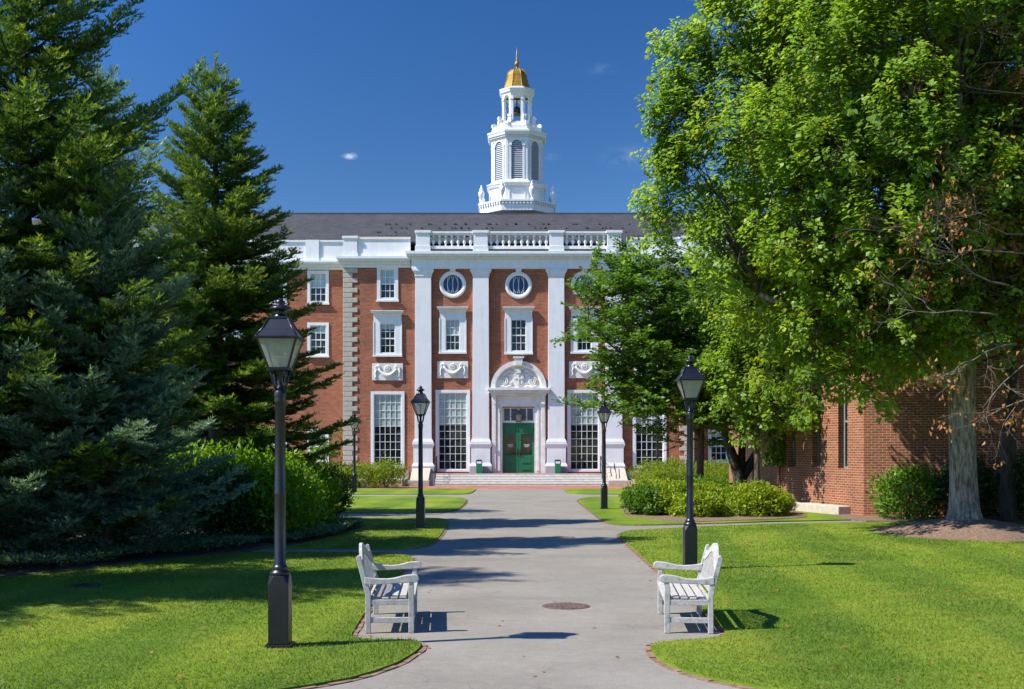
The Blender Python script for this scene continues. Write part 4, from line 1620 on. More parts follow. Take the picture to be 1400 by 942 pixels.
# ------------------------------------------------------------------ garden benches
def make_bench(Lb=1.50):
    """length along local x, sitter faces local -y, origin at the middle of the floor print"""
    r = empty("garden_bench", (0, 0, 0))
    hl = Lb / 2
    D0, D1 = -.24, .24           # front leg, rear leg y
    # rear posts: straight leg then raked back
    for s in (-1, 1):
        m_ = MB()
        w_ = .028
        prof = [(D1 - .028, 0), (D1 + .032, 0), (D1 + .03, .42), (D1 + .135, .84), (D1 + .115, .875), (D1 + .085, .865), (D1 - .03, .44)]
        a, b_ = sorted((s * hl - w_, s * hl + w_))
        m_.prism(prof, 'x', a, b_)
        m_.build("rear_leg", M['wood'], r, bevel=.006)
        m_ = MB()
        prof = [(D0 - .032, 0), (D0 + .03, 0), (D0 + .03, .46), (D0 + .022, .60), (D0 - .045, .60), (D0 - .04, .46)]
        m_.prism([(D0 - .032, 0), (D0 + .03, 0), (D0 + .03, .42), (D0 + .035, .48), (D0 + .02, .565), (D0 - .03, .565), (D0 - .032, .45)], 'x', a, b_)
        m_.build("front_leg", M['wood'], r, bevel=.006)
        # arm: waved top, rounded front
        top = []
        for i in range(15):
            t = i / 14
            y_ = D1 + .04 - t * .56
            z_ = .635 - .026 * math.sin(math.pi * min(1, t * 1.25)) + .022 * max(0, (t - .55) / .45)
            top.append((y_, z_))
        yf = D1 + .04 - .56
        arm = top + [(yf - .03, .645), (yf - .048, .62), (yf - .045, .59), (yf - .02, .568), (yf + .03, .565), (D1 + .0, .545), (D1 + .04, .55)]
        m_ = MB()
        m_.prism(arm, 'x', s * hl - .036, s * hl + .036)
        m_.build("arm", M['wood'], r, bevel=.007)
        m_ = MB()
        m_.box(s * hl - .02, s * hl + .02, D0 + .03, D1 - .028, .115, .175)
        m_.box(s * hl - .022, s * hl + .022, D0 + .03, D1 - .028, .315, .375)
        m_.build("side_rail", M['wood'], r, bevel=.004)
    st = MB()
    for k in range(5):
        y_ = D0 - .005 + k * .098
        st.box(-hl - .012 if 0 < k < 4 else -hl + .03, hl + .012 if 0 < k < 4 else hl - .03, y_ - .037, y_ + .037, .392 - (.0 if k else .004) + k * -.004, .414 + k * -.004)
    seat = st.build("seat", M['wood'], r, bevel=.005)
    ap_ = MB()
    ap_.box(-hl + .028, hl - .028, D0 - .015, D0 + .015, .30, .385)
    ap_.box(-hl + .028, hl - .028, D1 - .012, D1 + .018, .30, .375)
    for x in (-.25, .25):
        ap_.box(x - .018, x + .018, D0 + .015, D1 - .012, .31, .37)
    ap_.build("seat_rail", M['wood'], r, bevel=.004)
    # back: arched crest, lower rail and slats, raked
    bk_ = MB()
    def yb(z): return D1 + .005 + (z - .44) * .25
    crest = []
    n_ = 24
    def ctop(t):       # 0..1 along the length: rises to a rounded peak in the middle
        u = abs(t - .5) * 2
        return .80 + .15 * (.5 + .5 * math.cos(math.pi * min(1, u * 1.08))) - (.0 if u < .95 else .0)
    for i in range(n_):
        t0, t1 = i / n_, (i + 1) / n_
        x0, x1 = -hl + .028 + (Lb - .056) * t0, -hl + .028 + (Lb - .056) * t1
        za0, za1 = ctop(t0), ctop(t1)
        zl0, zl1 = za0 - .10, za1 - .10
        v = [(x0, yb(zl0) - .016, zl0), (x1, yb(zl1) - .016, zl1), (x1, yb(za1) - .016, za1), (x0, yb(za0) - .016, za0),
             (x0, yb(zl0) + .018, zl0), (x1, yb(zl1) + .018, zl1), (x1, yb(za1) + .018, za1), (x0, yb(za0) + .018, za0)]
        bk_.mesh(v, [(0, 1, 2, 3), (5, 4, 7, 6), (3, 2, 6, 7), (1, 0, 4, 5)] + ([(0, 3, 7, 4)] if i == 0 else []) + ([(1, 5, 6, 2)] if i == n_ - 1 else []))
    bk_.box(-hl + .028, hl - .028, yb(.47) - .016, yb(.47) + .018, .44, .50)
    nsl = 15
    for k in range(nsl):
        x = -hl + .09 + (Lb - .18) * k / (nsl - 1)
        zt_ = ctop((x + hl) / Lb) - .095
        v = []
        for z in (.495, zt_):
            for dy in (-.008, .010):
                for dx_ in (-.022, .022):
                    v.append((x + dx_, yb(z) + dy, z))
        bk_.mesh(v, [(0, 1, 3, 2), (4, 6, 7, 5), (0, 4, 5, 1), (1, 5, 7, 3), (3, 7, 6, 2), (2, 6, 4, 0)])
    bk_.build("backrest", M['wood'], r)
    return r

bench0 = make_bench()
def place_bench(o, p_near, p_dir, face, label, z):
    """p_near: ground point of the near end's middle, p_dir: unit along the length away from us"""
    d = Vector(p_dir).normalized()
    c = Vector(p_near) + d * .75
    # local x along d or against it so that local -y points the way the sitter faces
    ang = math.atan2(d.y, d.x)
    f_ = Vector((math.sin(ang), -math.cos(ang)))   # local -y for that angle
    if f_.x * face < 0:
        ang += math.pi
    o.location = (c.x, c.y, z)
    o.rotation_euler = (0, 0, ang)
    return tag(o, label, "bench", "white slatted garden benches")
place_bench(bench0, (-1.37, 13.12), (-.085, 1.45), 1, "weathered white slatted bench at the left edge of the path, facing right", .006)
place_bench(copy_tree(bench0), (1.98, 13.10), (.11, 1.48), -1, "weathered white slatted bench at the right edge of the path before a lamp post", .006)
b3 = copy_tree(bench0)
b3.location = (8.05, 61.2, .345); b3.rotation_euler = (0, 0, math.pi)
tag(b3, "far pale slatted bench behind the shrubs right of the steps, its back to us", "bench", "white slatted garden benches")
b4 = copy_tree(bench0)
b4.location = (-9.45, 61.2, .345); b4.rotation_euler = (0, 0, math.pi)
tag(b4, "far pale slatted bench behind the shrubs beside the grey quoins", "bench", "white slatted garden benches")

# ------------------------------------------------------------------ manhole covers, lawn drain
def manhole(px, py, rad, mat, label, rim=True):
    x, y_ = g(px, py)
    o = empty("manhole_cover", (x, y_, .0045)); tag(o, label, "manhole cover")
    m_ = MB()
    m_.lathe([(rad, 0), (rad, .006), (rad - .035, .008)], n=40, smooth=False)
    m_.build("rim", M['rim'], o)
    c = MB()
    c.lathe([(rad - .04, .008), (rad - .04, .0095)], n=40, smooth=False)
    for i in range(-4, 5):
        for j in range(-4, 5):
            if math.hypot(i, j) < 4.2:
                c.box(i * rad * .2 - rad * .07, i * rad * .2 + rad * .07, j * rad * .2 - rad * .07, j * rad * .2 + rad * .07, .0097, .015)
    c.build("cover_plate", mat, o)
M['rim'] = simple("rusty_iron_rim", (.10, .062, .045), .8, .3, 12)
M['rust'] = simple("rusty_cast_iron", (.115, .075, .058), .75, .4, 14)
M['greyiron'] = simple("grey_worn_iron", (.155, .145, .13), .8, .2, 9)
manhole(774, 829.3, .315, M['rust'], "round rusty iron manhole cover in the middle of the path between the benches")
manhole(770, 735, .27, M['greyiron'], "smaller pale grey manhole cover farther up the path in front of the tree shadow")
dx_, dy_ = g(118, 804)
do = empty("lawn_drain", (dx_, dy_, .036)); tag(do, "dark sunken drain cover in the left lawn under the conifers", "drain")
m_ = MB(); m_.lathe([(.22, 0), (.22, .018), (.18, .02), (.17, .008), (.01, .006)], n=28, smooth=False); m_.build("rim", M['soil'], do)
m_ = MB()
for k in range(-3, 4):
    w_ = math.sqrt(.165 ** 2 - (k * .045) ** 2)
    m_.box(-w_, w_, k * .045 - .012, k * .045 + .012, .009, .016)
m_.build("grate", M['black_metal'], do)

# ------------------------------------------------------------------ conifers
def tapered_trunk(mb, pts, r0, r1, n=12, flare=0.0):
    k = len(pts)
    rad = [r0 + (r1 - r0) * i / (k - 1) for i in range(k)]
    if flare:
        rad[0] *= 1 + flare
    mb.tube(pts, rad, n)


def conifer(name, label, x, y, H, Rm, seed, mat, bark='bark_dark', z_low=.5, density=1.0, shape=.85, up=.0, gap=.0, extra=(), nd=10, bend=.0, wlen=.32, lvar=(.62, 1.18), pruned=None):
    """fir: whorls of boughs carrying flat sprays of needle tufts"""
    rg = np.random.default_rng(seed)
    root = empty(name, (x, y, 0))
    tag(root, label, "tree")
    tb = MB()
    pts = [(bend * math.sin(t * 2.6) * .5, .1 * math.sin(t * 4), H * t) for t in np.linspace(0, 1.01, 9)]
    tapered_trunk(tb, pts, .05 + H * .0155, .02, 12, .35)
    tw_p, tw_d, tw_l, tw_u, tw_t = [], [], [], [], []
    boughs = []
    z = z_low
    while z < H * .965:
        t = z / H
        nb = 5 + (rg.random() < .5) + (1 if t < .6 else 0)
        a0 = rg.uniform(0, 6.28)
        for k in range(nb):
            L_ = Rm * (1 - t) ** shape * rg.uniform(*lvar) + .12
            boughs.append((a0 + 6.283 * k / nb + rg.normal(0, .22), z + rg.normal(0, .1), L_, None))
        z += (.30 + .16 * (1 - t)) * (1.0 if H > 8 else .8) / max(.6, density ** .5)
    for e in extra:
        boughs.append(e)
    for (az, zb_, L_, el) in boughs:
        if pruned and zb_ < pruned[2] and math.cos(az - pruned[0]) > pruned[1]:
            continue
        t = zb_ / H
        if el is None:
            el = -.22 + .85 * t + up + rg.normal(0, .09)
        dh = np.array([math.cos(az), math.sin(az), 0.0])
        ns = max(4, int(L_ / .28))
        ss = np.linspace(0, 1, ns + 1)
        axis = []
        for s in ss:
            r = s * L_ * math.cos(el)
            zz = zb_ + s * L_ * math.sin(el) - .10 * L_ * math.sin(math.pi * s) * (1 - t) + .12 * L_ * s ** 2.5
            axis.append(np.array([dh[0] * r, dh[1] * r, zz]))
        tb.tube(axis, [max(.006, (.012 + .012 * L_) * (1 - s)) for s in ss], 5)
        side = np.array([-dh[1], dh[0], 0.0])
        step = .17 / density ** .5
        s = max(.10, .28 / max(L_, .3))
        while s <= 1.0:
            i = min(int(s * ns), ns - 1)
            fr = s * ns - i
            p = axis[i] * (1 - fr) + axis[i + 1] * fr
            fwd = axis[i + 1] - axis[i]; fwd = fwd / (np.linalg.norm(fwd) + 1e-9)
            l2m = min(1.15, wlen * L_ * (1.06 - s) + .14)
            for sg_ in (-1, 1):
                if rg.random() < gap:
                    continue
                l2 = l2m * rg.uniform(.7, 1.2)
                d2 = fwd * .72 + side * sg_ * .75 + np.array([0, 0, rg.normal(.02, .16)])
                d2 /= np.linalg.norm(d2)
                n2 = max(1, int(l2 / (.12 / density ** .5)))
                for j in range(n2 + 1):
                    u = (j + rg.random() * .5) / (n2 + .5)
                    q = p + d2 * l2 * u + np.array([0, 0, -.10 * l2 * u * u])
                    for s2 in ((-1, 1) if j < n2 else (0,)):
                        perp = np.cross(d2, [0, 0, 1.0])
                        d3 = d2 * .8 + perp * s2 * .62 + np.array([0, 0, rg.normal(.10, .17)])
                        tw_p.append(q); tw_d.append(d3); tw_l.append(rg.uniform(.12, .22) * (1.1 - .35 * u))
                        tw_t.append(.25 + .5 * u * rg.random() + .3 * s * rg.random())  # paler towards bough tips: lit and dark contrast put into the tint
            s += step / max(L_, .3)
        tw_p.append(axis[-1]); tw_d.append(fwd); tw_l.append(.24); tw_t.append(.8)
    for k in range(10):    # leader
        zz = H * (.955 + .065 * k / 9)
        tw_p.append(np.array([0, 0, zz])); tw_d.append(np.array([rg.normal(0, .22), rg.normal(0, .22), 1.0])); tw_l.append(.16); tw_t.append(.7)
    tb.build("trunk", M[bark], root)
    P = np.array(tw_p); D = unit(np.array(tw_d)); Ln = np.array(tw_l); T = np.array(tw_t)
    n = len(P)
    S = unit(np.cross(D, np.tile([0, 0, 1.0], (n, 1)) + rg.normal(0, .15, (n, 3))))
    U = np.cross(S, D)
    out, tt = [], []
    for i in range(nd):
        f = (i + .5) / nd
        a = rg.uniform(0, 2 * np.pi, n) if i % 3 == 0 else (rg.normal(0.25, .5, n) + (0 if i % 2 else np.pi) * 1.0 - (0 if i % 2 else .5))
        rad = S * np.cos(a)[:, None] + U * np.abs(np.sin(a))[:, None] * .9
        base = P + D * (Ln * f)[:, None]
        nl = rg.uniform(.06, .10, n)
        tip = base + (D * .75 + rad * .8) * nl[:, None]
        w = np.cross(D * .6 + rad, U + rg.normal(0, .5, (n, 3)))
        w = unit(w) * rg.uniform(.014, .023, n)[:, None]
        out.append(np.stack([base - w * .8, base + w * .8, tip + w * .25], 1))
        tt.append(np.clip(T + rg.normal(0, .10, n), 0, 1))
    V = np.concatenate(out); tt = np.concatenate(tt)
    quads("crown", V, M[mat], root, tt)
    return root

conifer("fir_tree", "tall dark green fir on the left, its top above the picture", -9.4, 22.4, 14.4, 3.9, 11, 'fir', z_low=1.2, density=1.15, shape=.74, gap=.08,
        extra=((.05, 6.9, 3.9, .52), (.1, 9.0, 2.7, .58), (-.5, 5.6, 3.8, .35)))
conifer("fir_tree", "mid sized fir with a pointed top standing clear against the sky on the left", -7.55, 29.8, 11.75, 3.75, 23, 'fir', z_low=2.0, density=1.75, shape=.78, up=-.08, wlen=.34, gap=.03, lvar=(.74, 1.10), pruned=(-1.9, .62, 3.1), extra=((-.05, 2.6, 2.45, -.02), (.35, 2.9, 2.4, .0), (-.5, 3.1, 2.4, .0)))
conifer("blue_spruce", "lower bluish spruce in front of the tall dark fir", -7.7, 22.0, 7.2, 2.55, 37, 'bluefir', z_low=.75, density=1.4, shape=.62, up=.05)
conifer("blue_spruce", "bluish spruce with low boughs at the left edge of the picture", -9.9, 21.4, 6.9, 2.9, 41, 'bluefir', z_low=.8, density=1.2, shape=.55)
conifer("fir_tree", "dark fir behind the pointed fir, half hidden at the left", -12.2, 34.5, 13.2, 4.6, 53, 'fir', z_low=.8, density=.8, shape=.7)
conifer("fir_tree", "fir outside the left edge that shades the front lawn", -11.5, 15.6, 13.0, 4.2, 61, 'fir', z_low=.8, density=.9, shape=.62, gap=.12)

# ------------------------------------------------------------------ broadleaf trees and shrubs
def broadleaf(name, label, x, y, trunks, ells, seed, mat, nb=90, br=1.25, nsh=24, nlv=28, ls=.14, bark='bark', limb_r=.10, shell=.55, mind=1.0, up=.55,
              odd=None, oddf=None, flat=.75, spray=False, extra_c=(), zbase=0.0, twig_r=.007, shoot=.55, cull=None, droop=.25):
    """trunks: list of point lists with radii; ells: crown ellipsoids (centre, radii) relative to the base"""
    rg = np.random.default_rng(seed)
    root = empty(name, (x, y, zbase)); tag(root, label, "tree")
    tb = MB()
    tpts = []
    for pts in trunks:
        pp = [Vector(p[:3]) for p in pts]
        # smooth in-between points
        fine, rr = [], []
        for i in range(len(pp) - 1):
            for j in range(4):
                t = j / 4
                fine.append(pp[i].lerp(pp[i + 1], t)); rr.append(pts[i][3] + (pts[i + 1][3] - pts[i][3]) * t)
        fine.append(pp[-1]); rr.append(pts[-1][3])
        tb.tube(fine, rr, 16)
        tpts += [(v, r) for v, r in zip(fine, rr)]
    cents = [np.array(c_) for c_ in extra_c]
    tries = 0
    vol = [e[1][0] * e[1][1] * e[1][2] for e in ells]
    pe = np.array(vol) ** .75; pe = pe / pe.sum()
    while len(cents) < nb and tries < nb * 60:
        tries += 1
        e = ells[rg.choice(len(ells), p=pe)]
        d = unit(rg.normal(0, 1, 3))
        r = (shell + (1 - shell) * rg.random()) if rg.random() < .82 else rg.random() * shell
        c = np.array(e[0]) + d * np.array(e[1]) * r
        if cull is not None and cull(c):
            continue
        if any(np.linalg.norm(c - q) < mind for q in cents):
            continue
        cents.append(c)
    cc_ = np.array([np.mean([e[0][k] for e in ells]) for k in range(3)])
    LP, LD, LN, LL, LW, LT = [], [], [], [], [], []
    OP = []
    for c in cents:
        cv = Vector(c)
        # attach to the trunk point that gives a rising limb
        best, bs_ = None, 1e9
        for v, r in tpts:
            if v.z < max(.8, tpts[0][0].z): continue
            dd = (cv - v).length + 1.6 * max(0, v.z - cv.z + .25 * math.hypot(cv.x - v.x, cv.y - v.y)) + rg.random() * .5
            if dd < bs_: bs_, best = dd, (v, r)
        if best:
            v, r = best
            Lm = (cv - v).length
            mid1 = v.lerp(cv, .35) + Vector((rg.normal(0, .12), rg.normal(0, .12), Lm * .06))
            mid2 = v.lerp(cv, .7) + Vector((rg.normal(0, .15), rg.normal(0, .15), Lm * .05))
            r0 = min(r * .55, limb_r * (.35 + Lm / 9))
            tb.tube([v, mid1, mid2, cv], [r0, r0 * .7, r0 * .45, r0 * .2], 7, m=1)
        out = c - cc_; out = out / (np.linalg.norm(out) + 1e-9)
        if spray and best:
            # flat leafy sprays along the outer part of an arching limb
            pv = [np.array(q) for q in (v, mid1, mid2, cv)]
            endd = unit(pv[3] - pv[2]) * np.array([1, 1, .7]) + np.array([0, 0, rg.normal(.08, .25)])
            pv.append(pv[3] + unit(endd) * br * .8)
            tb.tube([Vector(pv[3]), Vector(pv[4])], [r0 * .2, .004], 4)
            seg = [np.linalg.norm(pv[i + 1] - pv[i]) for i in range(4)]
            Ltot = sum(seg)
            s_ = max(.30 * Ltot, Ltot - 3.2)
            sgn = 1
            while s_ < Ltot:
                q, i = s_, 0
                while i < 3 and q > seg[i]:
                    q -= seg[i]; i += 1
                f = q / seg[i]
                p0 = pv[i] * (1 - f) + pv[i + 1] * f
                fw = unit(pv[i + 1] - pv[i])
                sd = unit(np.cross(fw, [0, 0, 1.0]))
                tl = min(1.1, .25 + .55 * (Ltot - s_)) * rg.uniform(.6, 1.15)
                td = unit(fw * .75 + sd * sgn * .8 + np.array([0, 0, rg.normal(.22, .42)]))
                e = p0 + td * tl + np.array([0, 0, -.10 * tl])
                tb.tube([Vector(p0), Vector(e)], [.009, .003], 4)
                nl_ = max(3, int(tl / .045))
                t = (np.arange(nl_) + rg.random(nl_) * .6) / nl_
                al = np.where(np.arange(nl_) % 2, 1.0, -1.0)
                p = p0 + (e - p0) * t[:, None] + rg.normal(0, .025, (nl_, 3))
                sd2 = unit(np.cross(td, [0, 0, 1.0]))
                LP.append(p)
                LD.append(td * .55 + sd2 * al[:, None] * .8 + rg.normal(0, .22, (nl_, 3)) + np.array([0, 0, -droop]))
                LN.append(np.tile([0, -.15, 1.0], (nl_, 1)) + rg.normal(0, .55, (nl_, 3)))
                L_ = ls * rg.uniform(.6, 1.2, nl_)
                LL.append(L_); LW.append(L_ * rg.uniform(.5, .68, nl_))
                LT.append(np.clip(.36 + rg.normal(0, .08) + rg.normal(0, .13, nl_), 0, 1))
                sgn = -sgn
                s_ += .10
            continue
        k = nsh
        small = any(np.array_equal(c, np.array(q)) for q in extra_c)
        bq = br * .42 if small else br
        if small: k = nsh // 2
        d = unit(rg.normal(0, 1, (k, 3)) + out * .5 + np.array([0, 0, .15]))
        rr = bq * rg.uniform(.35, 1.0, k) ** .6 * rg.uniform(.8, 1.2)
        sp = c + d * rr[:, None] * np.array([1, 1, 1.5 if small else flat])
        ax = unit(d * .6 + out * .35 + np.array([0, 0, up]) + rg.normal(0, .3, (k, 3)))
        sl = shoot * rg.uniform(.6, 1.3, k)
        for i in range(0, k, 2):
            tb.tube([cv, cv.lerp(Vector(sp[i]), .6) + Vector((0, 0, -.03)), Vector(sp[i]), Vector(sp[i] + ax[i] * sl[i])], [twig_r * 1.6, twig_r * 1.2, twig_r, twig_r * .4], 4, m=1)
        n = k * nlv
        si = np.repeat(np.arange(k), nlv)
        t = rg.random(n) ** .8
        rad = rg.normal(0, 1, (n, 3)); rad = unit(rad - ax[si] * np.sum(rad * ax[si], 1)[:, None])
        off = rad * (rg.uniform(.02, .16, n) * (1.15 - .6 * t))[:, None]
        p = sp[si] + ax[si] * (sl[si] * t)[:, None] + off
        ld = rad * .9 + ax[si] * .35 + np.array([0, 0, -1.0]) * rg.uniform(droop * .3, droop * 2, n)[:, None]
        ln2 = ax[si] * .6 + np.array([0, 0, .8]) + rg.normal(0, .38, (n, 3))
        LP.append(p); LD.append(ld); LN.append(ln2)
        L_ = ls * rg.uniform(.5, 1.35, n)
        LL.append(L_); LW.append(L_ * rg.uniform(.62, .9, n))
        tone = rg.normal(0, .17)
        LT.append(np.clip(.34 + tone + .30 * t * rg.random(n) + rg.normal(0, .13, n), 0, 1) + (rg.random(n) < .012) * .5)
        if oddf is not None:
            f_ = oddf(c)
            OP.append((rg.random(k) < f_)[si])
    tb.build("trunk", [M[bark], M["bark_brown"]], root)
    LP, LD, LN, LL, LW, LT = map(np.concatenate, (LP, LD, LN, LL, LW, LT))
    V = leaf_quads(LP, LD, LN, LL, LW)
    mi = None
    mats = [M[mat]]
    if odd and OP:
        mi = np.concatenate(OP).astype(int); mats.append(M[odd])
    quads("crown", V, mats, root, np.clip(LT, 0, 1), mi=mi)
    return root

def cull_left(c):      # keep the crown off the building front
    return False

# big maple on the mound
maple_tr = [[(0, 0, -.1, .54), (0, 0, .10, .42), (.0, .0, .35, .355), (-.02, 0, 1.0, .315), (-.05, .03, 2.5, .30), (-.02, .05, 4.0, .31), (.05, .05, 6.0, .26), (.12, .1, 9, .20), (.2, .1, 12.5, .12), (.25, .1, 15.5, .05)],
            [(-.05, .03, 3.1, .20), (-1.4, -.1, 4.0, .15), (-3.2, -.3, 4.7, .10), (-5.0, -.4, 5.4, .06)],
            [(-.02, .05, 4.2, .2), (-1.5, .3, 6.6, .14), (-3.2, .5, 8.8, .09), (-4.5, .4, 10.5, .05)],
            [(.05, .05, 5.0, .18), (1.4, -.5, 6.6, .13), (3.0, -.9, 8.2, .08)],
            [(.03, .05, 5.6, .18), (-.6, -1.6, 7.6, .12), (-1.2, -2.8, 9.4, .07)]]
maple_el = [((-.8, 0, 10.2), (4.9, 5.0, 6.6)), ((-3.8, -.2, 7.6), (2.2, 3.2, 2.7)), ((-3.0, 0, 11.2), (1.9, 2.8, 4.6)), ((-1.7, 4.6, 6.8), (1.5, .5, 1.2)), ((2.8, .3, 9.4), (4.2, 4.4, 5.2)), ((-3.6, .1, 4.7), (1.7, 1.8, 1.5)), ((-1.5, .6, 5.0), (1.6, 1.8, 1.0)), ((-3.2, -.3, 3.9), (1.4, 1.2, .8))]  # small rear ellipsoid is added foliage, there to dapple the annex wall
def maple_cull(c):      # thin on the near right side, where the sickly tree's boughs reach in
    return c[0] > -1.2 and c[1] < -1.6
broadleaf("maple_tree", "huge bright green maple with a thick grey trunk on a mulch mound at the right", 10.78, 27.9, maple_tr, maple_el, 7, 'maple',
          nb=370, br=.95, nsh=29, nlv=34, ls=.120, mind=.76, zbase=.28, shell=.62, limb_r=.09, cull=maple_cull, shoot=.62, up=.7, odd='hedge',
          oddf=lambda c: (.55 if c[0] < -2.2 and c[2] < 6.0 else .04),
          extra_c=[((px + 26 - 700) / F * d - 10.78, d - 27.9, HC + (610 - py) / F * d - .28) for px, py, d in
                   ((939, 75, 27.4), (941, 105, 27.4), (905, 80, 27.6), (915, 112, 27.5), (896, 140, 27.3), (890, 178, 27.2), (905, 205, 27.3), (893, 232, 27.2), (970, 8, 27), (965, 45, 27.2),
                    (888, 262, 27.4), (890, 285, 27.5), (1000, -20, 27), (886, 330, 27.6), (925, 190, 27), (920, 150, 27.2), (925, 125, 27.2), (910, 250, 27.3), (905, 300, 27.4), (930, 230, 27.2), (940, 160, 27.2), (950, 25, 27.1), (900, 170, 27.1), (912, 225, 27.1))])

# sickly tree whose boughs reach in from the right edge
def browning(c): return .30 if (abs(c[2] - 5.6) < 1.3 or abs(c[2] - 9.3) < .8) and c[0] < -.5 else .07
dead_tr = [[(0, 0, 0, .26), (.05, 0, 1.5, .20), (-.1, 0, 4, .18), (-.3, .1, 7, .13), (-.5, .1, 10, .07), (-.6, .1, 12, .03)],
           [(-.05, 0, 3.2, .12), (-1.4, .1, 4.4, .09), (-2.8, .1, 5.2, .05), (-4.0, .1, 5.6, .02)],
           [(-.1, 0, 4.4, .12), (-1.6, .2, 6.4, .08), (-3.0, .2, 8.0, .04)]]
dead_el = [((-2.0, .2, 8.4), (2.7, 1.9, 2.6)), ((-2.2, 0, 5.4), (2.5, 1.6, 1.4)), ((1.0, .2, 6.5), (2.6, 2.4, 3.6)), ((-2.1, .2, 11.0), (2.0, 1.6, 1.6))]
broadleaf("yellowing_tree", "sickly tree with yellowing and dead brown leaves at the right edge", 13.9, 25.4, dead_tr, dead_el, 19, 'yellowing', nb=120, br=.8, nsh=18, nlv=22, ls=.115,
          bark='bark_dark', mind=.6, odd='deadleaf', oddf=browning, zbase=.035, up=.25, droop=.5)
broadleaf("shade_tree", "thin dark trunk in shadow behind the maple, by the annex wall", 13.6, 32.1, [[(0, 0, 0, .24), (.0, 0, 1.6, .19), (.1, -.1, 5, .15), (.2, -.2, 10, .06)]],
          [((.6, -.3, 9.2), (2.4, 2.2, 2.6))], 21, 'maple', nb=40, br=1.0, nsh=18, nlv=18, ls=.17, bark='bark_dark', mind=.9, zbase=.04)

# dark green elm-like tree in front of the right windows
elm_tr = [[(0, 0, 0, .17), (.02, 0, 1.2, .13), (.05, 0, 2.6, .115), (.0, 0, 4.2, .10), (-.1, .1, 6.4, .07), (-.1, .1, 8.8, .03)],
          [(.05, 0, 2.4, .08), (-1.2, -.4, 3.9, .06), (-2.6, -.6, 5.2, .04), (-4.0, -.8, 6.2, .02)],
          [(.0, 0, 3.4, .08), (-.9, -.4, 5.4, .05), (-1.9, -.6, 7.2, .03)],
          [(.05, 0, 3.0, .08), (1.2, .2, 4.6, .06), (2.0, .3, 6.0, .03)]]
elm_el = [((-1.9, 0, 6.2), (2.9, 3.0, 3.4)), ((.3, .2, 5.8), (3.0, 3.2, 3.6)), ((-2.7, -.4, 4.8), (2.2, 2.2, 2.2)), ((-2.7, -.2, 8.1), (2.0, 1.8, 1.6)), ((-.8, -.8, 4.4), (2.9, 2.2, 2.2))]
broadleaf("elm_tree", "slender dark green tree in front of the hall's right windows", 6.65, 41.5, elm_tr, elm_el, 29, 'zelkova', nb=255, br=.8, ls=.165, bark='bark_brown',
          mind=.36, limb_r=.03, shell=.35, droop=.12, spray=True)

multi_tr = [[(0, 0, 0, .30), (-.05, 0, .9, .26), (-.5, 0, 2.2, .17), (-1.0, 0, 4.0, .11), (-1.2, 0, 6.0, .05)],
            [(-.02, 0, .8, .22), (.7, .1, 1.9, .16), (1.6, .2, 3.2, .11), (2.2, .2, 5.0, .05)],
            [(0, 0, .9, .18), (.1, .2, 2.5, .13), (.2, .3, 5.0, .07)]]
multi_el = [((-.2, 0, 5.4), (3.2, 3.0, 3.0)), ((1.7, -.3, 4.0), (2.4, 2.4, 2.0)), ((.3, .2, 7.8), (2.6, 2.6, 2.0))]
broadleaf("multi_stemmed_tree", "dark trunked spreading tree forking low behind the right hedge", 9.0, 46.0, multi_tr, multi_el, 31, 'zelkova', nb=190, br=.9, ls=.19, bark='bark_dark',
          mind=.45, limb_r=.05, shell=.35, spray=True, droop=.15)

slim_tr = [[(0, 0, 0, .12), (.0, 0, 2, .10), (.1, 0, 5, .07), (.1, 0, 8, .03)]]
broadleaf("slim_tree", "thin straight young tree between the spreading tree and the brick annex", 10.9, 52.0, slim_tr, [((.1, 0, 6.2), (2.4, 2.4, 3.0))], 33, 'maple', nb=38, br=1.0, nsh=18, nlv=18, ls=.18,
          bark='bark_brown', mind=.9)
# bright low maple foliage behind the annex corner
broadleaf("young_maple", "bright green young maple filling the gap left of the brick annex", 8.0, 38.2, [[(0, 0, 0, .10), (0, 0, 1.6, .085), (.0, 0, 3, .07), (.1, 0, 6.5, .02)]],
          [((.3, -.2, 4.9), (1.7, 1.8, 2.4)), ((.2, -.6, 3.1), (1.2, 1.2, .9))], 35, 'maple', nb=46, br=.75, nsh=18, nlv=20, ls=.14, bark='bark_brown', mind=.55, limb_r=.04)
broadleaf("sapling", "small thin sapling against the grey quoins of the hall", -9.6, 59.6, [[(0, 0, 0, .05), (.05, 0, 1.4, .035), (.1, 0, 2.5, .012)]],
          [((.05, 0, 2.0), (.75, .7, .8))], 36, 'zelkova', nb=12, br=.38, nsh=9, nlv=9, ls=.13, bark='bark_brown', mind=.2, limb_r=.02, twig_r=.006, shoot=.3)

# dead bare twigs hanging in front of the maple's right side (part of the yellowing tree's look)
def dead_branches(parent, starts, seed):
    rg = random.Random(seed)
    leaves_p = []
    def grow(mb, p, d, L_, r, lev):
        pts = [p]
        n = 5
        for i in range(n):
            d = (d + Vector((rg.gauss(0, .16), rg.gauss(0, .16), rg.gauss(-.02, .16)))).normalized()
            p = p + d * (L_ / n)
            pts.append(p)
        mb.tube(pts, [r * (1 - .75 * i / n) for i in range(n + 1)], 5)
        if lev > 0:
            for k in range(4 if lev > 1 else 3):
                q = pts[rg.randint(1, n)]
                dd = (d + Vector((rg.gauss(0, .75), rg.gauss(0, .6), rg.gauss(0, .6)))).normalized()
                grow(mb, q, dd, L_ * rg.uniform(.4, .65), r * .5, lev - 1)
        elif rg.random() < .20:
            leaves_p.append(p)
    for (p, d, L_, r) in starts:
        mb = MB()
        grow(mb, Vector(p), Vector(d).normalized(), L_, r, 3)
        mb.build("dead_branch", M['twig'], parent)
    return leaves_p

